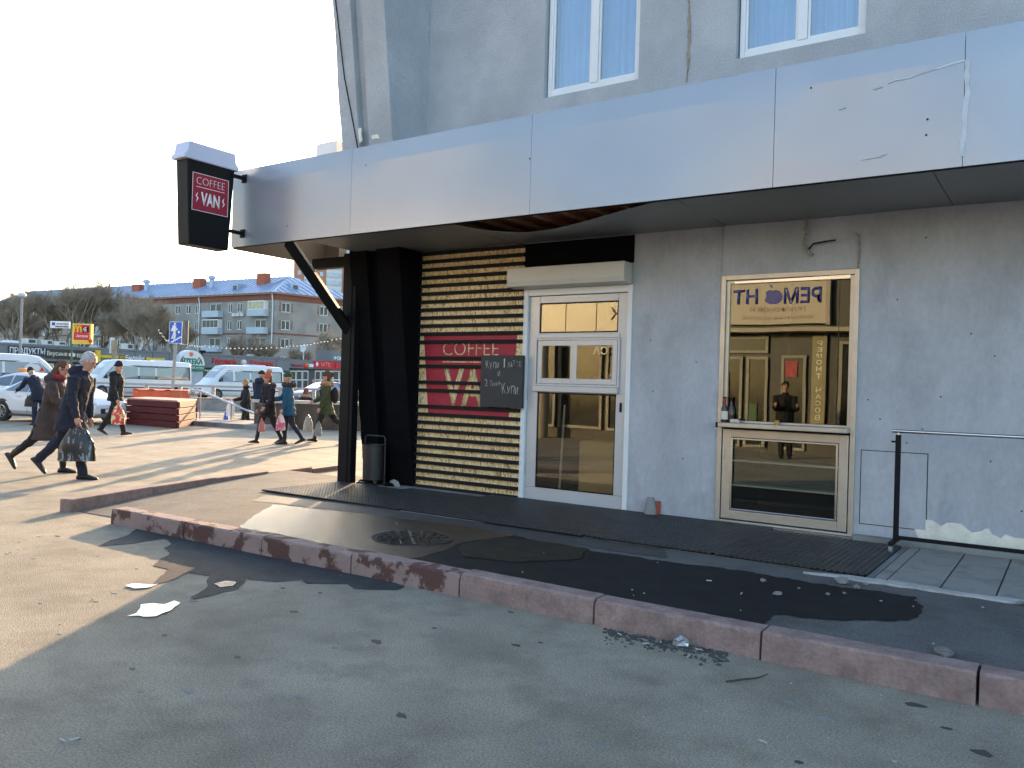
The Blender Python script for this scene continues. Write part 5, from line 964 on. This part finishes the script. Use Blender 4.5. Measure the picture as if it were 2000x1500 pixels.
    # --- clothes
    if trousers:
        b = MB(); b.loft([ring(-.12, .09, .14), ring(-.02, .115, .165), ring(.10, .11, .16)])
        for (hp, kn, an, td, nd, heel, toe) in L: b.tube([X(hp+V((0, 0, .03))), X(hp.lerp(kn, .5)), X(kn), X(kn.lerp(an, .45)), X(an+(an-kn)*.08)], [.098*s, .09*s, .072*s, (.066 if not trousers[1] else .055)*s, (.06 if not trousers[1] else .045)*s], 12)
        bake(b, 'trousers', trousers[0], t, vox, 4, .012, 3, 16)
    if shoes:
        for (hp, kn, an, td, nd, heel, toe) in L:
            b = MB(); lat = V((0, 1, 0)); rr_ = []
            for f, hh, ww in ((-.018, .035, .03), (.0, .06, .038), (.06, .078, .043), (.13, .066, .047), (.2, .048, .049), (.25, .034, .038), (.272, .022, .02)):
                c_ = heel+td*f-nd*hh*.55*1.0; rr_.append([X(c_+lat*ww*math.cos(q*.5236)-nd*hh*.6*math.sin(q*.5236)) for q in range(12)])
            b.loft(rr_); b.tube([X(an+(kn-an)*shoes[1]/.42), X(an), X(an+nd*.03+td*.01)], [(.052+.02*shoes[1])*s, .047*s, .045*s], 10)
            bake(b, 'shoe', shoes[0], t, .009, 3)
    if coat:
        m_, Lc, fl, puff = coat; kx = [l[1].x for l in L]; mid = sum(kx)/2; spread = (max(kx)-min(kx))/2; b = MB(); rings = []; top = .515; n = int((top+Lc)/(.0115 if puff else .03))
        prof = [(.515, .055, .07), (.495, .085, .13), (.46, .115, .195), (.38, .135, .215), (.22, .132, .20), (.08, .14, .20), (-.05, .15, .205), (-.9, .16, .21)]
        for i in range(n+1):
            t_ = top-(top+Lc)*i/n
            for a_, c_ in zip(prof, prof[1:]):
                if a_[0] >= t_ >= c_[0]: f = (a_[0]-t_)/(a_[0]-c_[0]); rx, ry = a_[1]+(c_[1]-a_[1])*f, a_[2]+(c_[2]-a_[2])*f; break
            if t_ < 0: dn = min(1.2, -t_/.44); rx += dn*(spread*.5+fl*.06); ry += dn*fl*.05; cen = V((mid*dn*.8, 0, t_)); u_ = V((1, 0, 0))
            else: cen = sp*t_; u_ = sf
            if belt and abs(t_-belt) < .1: q = 1-.14*(1-abs(t_-belt)/.1); rx *= q; ry *= q
            if puff and t_ < .46: q = 1+.075*(abs(math.sin(math.pi*t_/puff))**.6-.6); rx *= q; ry *= q
            rings.append(el_(cen, u_*rx, V((0, ry, 0)), 22))
        b.loft(rings)
        for (shd, el, wr, fa) in A:
            pth = []; rad = []; N = 22 if puff else 8
            for i in range(N+1):
                f = i/N*2; p = shd.lerp(el, f) if f <= 1 else el.lerp(wr+fa*.02, f-1); pth.append(X(p)); r_ = .082+(.066-.082)*min(1, f) if f <= 1 else .066+(.05-.066)*(f-1)
                rad.append(r_*s*(1+(.08*(abs(math.sin(math.pi*i*.55))-.5) if puff else 0)))
            b.tube(pth, rad, 12)
        if hood: b.ball(X(neck-sf*.085+sp*.0), (.10*s*hood, .13*s*hood, .085*s*hood), 12, 8, Matrix.Rotation(R(lean-25), 3, 'Y'))
        b.tube([X(neck-sp*.04), X(neck+sp*.045)], [.088*s, .075*s], 14)
        co = bake(b, 'coat', m_, t, vox, 3 if puff else 4, .014, 5, 13)
        if belt: bt = MB(); bt.loft([el_(sp*(belt+q), sf*.128, V((0, .185, 0)), 24) for q in (-.022, .022)]); bt.build('belt', m_, co, smooth=True, world=False)
        if detail or True:
            zp = [X(sp*q+sf*(.14 if q > .1 else .152)) for q in (.45, .3, .15, .02)]; MB().tube(zp, .005*s, 5).build('zip', M_blackmetal, co, world=False)
    def collar(name, m_, R0c, rt, nz_, up=.0):
        b = MB(); N = 22
        for k in range(N):
            a = 2*math.pi*k/N; b.ball(X(neck+sp*(.0+up)+sf*(R0c*math.cos(a)-.02)+V((0, R0c*1.15*math.sin(a), 0))), rt*s, 8, 6)
        return bake(b, name, m_, t, .013, 2, nz_, 2)
    if fur: collar('fur_collar', fur, .12, .05, .05, .01)
    if scarf: collar('scarf', scarf, .07, .045, .01, .05)
    if hair:
        m_, ln = hair; b = MB(); b.ball(X(hc+HM @ V((-.018, 0, .03))), V((.098, .088, .098))*s, 14, 10, HM); b.ball(X(hc+HM @ V((-.045, 0, -.02))), V((.062, .078, .085))*s, 12, 8, HM)
        if ln > .1: b.tube([X(hc+HM @ V((-.05, 0, 0))), X(hc+HM @ V((-.075, 0, -.12))), X(neck-sf*.10+sp*(.06-ln))], [.08*s, .085*s, .05*s], 12, sx=1.1)
        bake(b, 'hair', m_, t, .011, 2, .02, 4)
    if hat:
        m_, kind = hat; b = MB(); rg = []
        for q in range(9):
            a = q/8*math.pi/2; rg.append([X(hc+HM @ V((.104*math.cos(a)*math.cos(j*.3927)-.008, .090*math.cos(a)*math.sin(j*.3927), .028+.12*math.sin(a)+(.02 if kind != 'cap' else 0)*math.sin(a)))) for j in range(16)])
        b.loft(rg); b.loft([[X(hc+HM @ V((.108*math.cos(j*.3927)-.008, .094*math.sin(j*.3927), z_))) for j in range(16)] for z_ in (.018, .062)])
        ho = bake(b, 'hat', m_, t, .011, 2, .006, 6)
        if kind == 'pom' or kind == 'bun': mm = m_ if kind == 'pom' else m_; pb = MB(); pb.ball(X(hc+HM @ (V((-.05, 0, .19)) if kind == 'pom' else V((-.13, 0, .06)))), (.058 if kind == 'pom' else .05)*s, 12, 8); bake(pb, 'pompom', mat('pompom_fur', (.45, .28, .18), .95, var=.3, vs=40) if kind == 'pom' else m_, ho, .011, 1, .05, 9)
        if kind == 'cap': MB().tube([X(hc+HM @ V((.09, 0, .04))), X(hc+HM @ V((.15, 0, .03)))], [.06*s, .05*s], 10).build('brim', m_, ho, world=False)
    Mw = Matrix.Translation(Vector(loc)) @ Matrix.Rotation(heading, 4, 'Z')
    return t, [Mw @ h for h in hands], lambda p: Mw @ X(V(p)), lambda p: Mw @ X(sp*p[2]+sf*p[0]+V((0, p[1], 0)))
def bag(name, label, hand_, m_, w, h, dpt, yaw, flare=1.0, handle=.10, seed=1, hm=None, cat='bag'):
    o = thing(name, label, cat, hand_, yaw); b = MB(); rr_ = random.Random(seed); rings = []; N = 10
    for i in range(N+1):
        f = i/N; z = -handle-h*f; ww = w/2*(.55+.45*min(1, f*2.2))*(1+(flare-1)*f); dd = dpt/2*(.25+.75*math.sin(min(1, f*1.15)*math.pi/2))
        rings.append([Vector((ww*math.copysign(abs(math.cos(a*.3927))**.6, math.cos(a*.3927))*(1+rr_.uniform(-.05, .05)), dd*math.sin(a*.3927)*(1+rr_.uniform(-.15, .15)), z+rr_.uniform(-.006, .006))) for a in range(16)])
    b.loft(rings).build('sack', m_, o, smooth=True, world=False, angle=60)
    for sg in (1, -1): MB().tube([(-w*.2, sg*dpt*.1, -handle-.01), (-w*.07, sg*.012, -.03), (0, sg*.008, .0), (w*.07, sg*.012, -.03), (w*.2, sg*dpt*.1, -handle-.01)], .008, 6).build('handle', hm or m_, o, world=False)
    return o
hE = math.atan2(ER.y, ER.x); NAVY = cloth('cloth_navy', (.012, .016, .032)); BLACKC = cloth('cloth_black', (.011, .011, .013)); BROWN = cloth('cloth_brown', (.060, .042, .038)); TEAL = cloth('cloth_teal', (.006, .075, .15)); GREENC = cloth('cloth_green', (.045, .060, .022)); JEANS = cloth('cloth_jeans', (.012, .017, .038)); BOOT = mat('boot_black', (.012, .011, .011), .45, var=.2)
GREYH = mat('hair_grey', (.42, .42, .43), .8, var=.25, vs=40); BROWNH = mat('hair_brown', (.10, .045, .022), .7, var=.4, vs=40); FURD = mat('fur_dark', (.05, .045, .045), .95, var=.4, vs=40); FURT = mat('fur_tan', (.40, .26, .15), .95, var=.4, vs=40)
# --- the couple walking past
d1 = 11.45; p = G(144, d1)
_, hands, _, _ = person('stooping grey haired man in a dark navy coat carrying a black patterned bag', p, hE-R(4), 1.80, lean=15, head=(12, -4), legs=((-28, 18, -44), (20, 10, 0)), arms=((-6, 6, 12), (2, 10, 16)), coat=(NAVY, .27, .2, 0), trousers=(JEANS, 0), shoes=(BOOT, .03), hair=(GREYH, 0), hood=1.1, vox=.011, detail=True)
M_zebra = mat('bag_zebra', (.018, .020, .024), .35, var=.3, vs=10, c2=(.22, .25, .28), c2s=5.5, lo=.55, hi=.60, stretch=(3.5, 1, 1.3))
bag('shopping_bag', 'black shopping bag with silver streaks held by the grey haired man', hands[1], M_zebra, .40, .43, .16, hE+R(5), 1.25, .05, 3)
bag('pink_parcel', 'small bright pink bag beside the black patterned bag', hands[1]+Vector((.10, .10, -.16)), mat('bag_pink', (.6, .03, .2), .4), .12, .22, .06, hE, 1, .05, 5)
p = G(100, 12.0)
_, hands, _, _ = person('woman in a long brown belted coat walking arm in arm with the grey haired man', p, hE-R(2), 1.66, lean=14, head=(8, -10), legs=((18, 12, 0), (-24, 28, -56)), arms=((4, 8, 14), (20, 4, 60)), coat=(BROWN, .42, .2, 0), trousers=(BLACKC, 1), shoes=(BOOT, .2), hair=(BROWNH, .2), hood=1.25, scarf=mat('scarf_red', (.3, .03, .04), .9), belt=.10, vox=.011, detail=True)
bag('brown_handbag', 'small tan handbag hanging between the walking couple', G(127, 11.8, .72), mat('bag_tan', (.16, .08, .04), .5), .2, .24, .1, hE, 1.1, .05, 8)
# --- man with hat and flowered bag
p = G(227, 20.0)
_, hands, _, _ = person('man in a black hooded jacket and knitted cap walking past the red plank box', p, hE-R(8), 1.79, lean=5, head=(0, -8), legs=((-22, 12, -24), (24, 8, 8)), arms=((-28, 8, 14), (10, 8, 14)), coat=(BLACKC, .10, .1, .11), trousers=(cloth('cloth_olive_black', (.016, .015, .012)), 0), shoes=(BOOT, .12), hat=(BLACKC, 'beanie'), hood=1.15)
bag('flowered_bag', 'red and cream flowered carrier bag held by the man in the knitted cap', hands[1], mat('bag_flowers', (.62, .05, .04), .5, var=.3, vs=14, c2=(.70, .62, .36), c2s=9, lo=.48, hi=.54), .30, .42, .14, hE, 1.05, .07, 11)
# --- women walking towards the camera side
hL = math.atan2(-ER.y*.7-EF.y*.75, -ER.x*.7-EF.x*.75)
p = G(526, 18.9)
_, hands, _, tp = person('woman in a black down coat and orange pompom hat with crossbody bag', p, hL, 1.60, lean=3, head=(2, -8), legs=((-16, 14, -14), (20, 6, 4)), arms=((6, 8, 40), (4, 8, 20)), coat=(cloth('cloth_plum', (.016, .013, .022)), .26, .3, .10), trousers=(BLACKC, 1), shoes=(BOOT, .18), hat=(mat('knit_orange', (.42, .10, .06), .95, var=.2, vs=60), 'pom'), fur=FURD, hair=(BROWNH, .02), detail=True)
pb = thing('crossbody_bag', 'black leather crossbody bag on the orange hatted woman', 'bag', tp((.2, .12, -.05)))
c_ = tp((.19, .10, -.02)); Mb = Matrix.Translation(c_) @ Matrix.Rotation(hL, 4, 'Z'); MB().box(-.04, .06, -.15, .15, -.11, .10, Mb).build('pouch', BOOT, pb, bevel=.02); MB().box(.061, .07, -.14, .14, -.02, .09, Mb).build('flap', BOOT, pb, bevel=.004); MB().tube([c_+Vector((0, 0, .1)), tp((.15, .0, .2)), tp((.13, -.12, .42)), tp((.0, -.15, .50))], .009, 6).build('strap', BOOT, pb)
bag('pink_carrier_bag', 'pale pink carrier bag beside the crossbody bag', hands[0] + Vector((0, 0, -.18)), mat('bag_palepink', (.45, .17, .16), .5), .15, .24, .08, hL, 1.1, .06, 14)
p = G(565, 18.7)
_, hands, _, _ = person('woman in a teal padded coat with dark fur hood and green knitted hat', p, math.atan2(-ER.y-.25*EF.y, -ER.x-.25*EF.x), 1.61, lean=3, head=(0, 10), legs=((-14, 20, -20), (8, 6, 0)), arms=((4, 8, 16), (26, 0, 50)), coat=(TEAL, .22, .3, .12), trousers=(JEANS, 1), shoes=(BOOT, .06), hat=(mat('knit_green', (.012, .075, .045), .95, var=.2, vs=60), 'beanie'), fur=FURD, detail=True)
bag('fruit_bag', 'pink and white plastic bag held by the woman in teal', hands[0], mat('bag_fruit', (.55, .10, .20), .35, var=.5, vs=16, c2=(.72, .6, .62), c2s=12, lo=.5, hi=.56), .20, .33, .13, hL, 1.15, .05, 17)
p = G(639, 20.0)
_, hands, _, tp = person('woman in a long green parka with tan fur hood and brown hat', p, math.atan2(-ER.y-.1*EF.y, -ER.x-.1*EF.x), 1.70, lean=2, head=(-4, 6), legs=((20, 6, 4), (-30, 30, -40)), arms=((2, 8, 20), (18, 6, 46)), coat=(GREENC, .24, .35, .13), trousers=(BLACKC, 1), shoes=(BOOT, .05), hat=(mat('knit_brown', (.075, .05, .03), .95, var=.2, vs=60), 'bun'), fur=FURT, hair=(BROWNH, .05), detail=True)
bk = thing('backpack', 'small black backpack on the woman in the green parka', 'backpack', tp((-.2, 0, .25))); c_ = tp((-.21, 0, .24)); MB().ball(c_, (.1, .15, .2), 12, 8, Matrix.Rotation(hE, 3, 'Z')).build('pack', BLACKC, bk, smooth=True); [MB().tube([tp((-.12, q, .44)), tp((.04, q, .49)), tp((.145, q, .36)), tp((.10, q*1.3, .18))], .016, 6).build('strap', BLACKC, bk) for q in (.11, -.11)]
bag('clear_bag', 'pale plastic bag hanging beside the green parka', hands[1]+Vector((-.05, 0, -.28)), mat('bag_clear', (.42, .38, .34), .3, var=.3, vs=10), .22, .36, .12, hE, 1.1, .06, 19); bag('clear_bag', 'thin grey plastic bag behind the leg of the woman in green', hands[0]+Vector((.02, 0, -.22)), mat('bag_grey', (.25, .25, .24), .3, var=.3, vs=10), .16, .30, .1, hE, 1.1, .06, 21)
# --- at the underpass
p = G(483, 27.4, -.30)
_, hands, _, _ = person('fair haired woman in a black coat going down the underpass stairs', p, math.atan2(-ER.y-.6*EF.y, -ER.x-.6*EF.x), 1.76, lean=4, head=(4, 10), legs=((14, 10, 0), (-8, 18, -10)), arms=((10, 8, 30), (16, 6, 60)), coat=(BLACKC, .22, .3, 0), trousers=(BLACKC, 1), shoes=(BOOT, .1), hair=(mat('hair_fair', (.38, .22, .10), .7, var=.3, vs=40), .08), scarf=BLACKC)
bag('white_shopping_bag', 'large white shopping bag carried by the woman on the stairs', hands[1]+Vector((0, 0, .05)), mat('bag_white', (.72, .74, .76), .5), .26, .52, .14, hE, 1.05, .04, 23); bag('blue_carrier_bag', 'blue carrier bag below the white shopping bag', hands[1]-ER*.14+Vector((0, 0, -.36)), mat('bag_blue', (.01, .12, .5), .4), .16, .42, .1, hE, 1.1, .05, 25)
person('man in a dark blue down jacket sitting on the brown wall', G(508, 25.15, .76), math.atan2(EF.y, EF.x)+R(-14), 1.80, lean=6, head=(6, -30), legs=((82, 80, 0), (82, 80, 0)), arms=((24, 10, 30), (24, 10, 30)), coat=(cloth('cloth_blue_down', (.012, .018, .045)), .06, .1, .11), trousers=(JEANS, 0), shoes=(BOOT, .05), hat=(BLACKC, 'cap'), hood=1.2, seated=True)
person('person in a fur trimmed hood standing behind the brown wall', G(597, 28.6, -.42), math.atan2(EF.y, EF.x), 1.66, lean=8, head=(10, 0), coat=(NAVY, .22, .3, .1), trousers=(BLACKC, 1), shoes=(BOOT, .1), hair=(mat('hood_rust', (.16, .055, .03), .9), .12), fur=FURT)
# --- by the cars
p = G(77, 23.1)
_, hands, _, _ = person('person in dark navy bending beside the parked white sedan', p, math.atan2(EF.y, EF.x)+R(60), 1.72, lean=38, head=(-4, 0), legs=((4, 6, 0), (-4, 6, 0)), arms=((40, 6, 20), (10, 10, 12)), coat=(NAVY, .24, .3, 0), trousers=(JEANS, 0), shoes=(BOOT, .05), hat=(NAVY, 'beanie'))
bag('black_briefcase', 'black bag hanging beside the person at the sedan', G(62, 23.0, .86), BOOT, .34, .30, .1, hE, 1, .05, 27)
person('distant person in a red hat standing by the minibus', G(82.5, 41), -hE, 1.70, coat=(BLACKC, .2, .3, 0), trousers=(BLACKC, 0), shoes=(BOOT, .05), hat=(mat('knit_red', (.5, .03, .03), .9), 'beanie'), vox=.02)
person('distant dark haired person near the corner shops behind the grey car', G(611, 62), -hE, 1.68, coat=(BLACKC, .2, .3, 0), trousers=(BLACKC, 0), shoes=(BOOT, .05), hair=(BROWNH, .1), vox=.02)
# --- the man mirrored in the shop window, in front of the kiosk
_, hands, _, _ = person('dark clothed man looking at his phone before the repair kiosk', (-5.55, -11.4, 0), R(70), 1.76, lean=4, head=(20, 0), legs=((3, 4, 0), (-3, 4, 0)), arms=((20, 8, 85), (16, 8, 90)), coat=(BLACKC, .08, .1, 0), trousers=(BLACKC, 0), shoes=(BOOT, .03), hair=(mat('hair_black', (.015, .012, .01), .7), 0), detail=True)
c_ = (hands[0]+hands[1])/2; ph = tag(MB().box(-.005, .005, -.036, .036, -.075, .075, Matrix.Translation(c_) @ Matrix.Rotation(R(70), 4, 'Z') @ Matrix.Rotation(R(-30), 4, 'Y')).build('phone', M_blackmetal, None, bevel=.003), 'black phone in the hands of the man before the kiosk', 'phone')
bpy.data.scenes.remove(TMP)
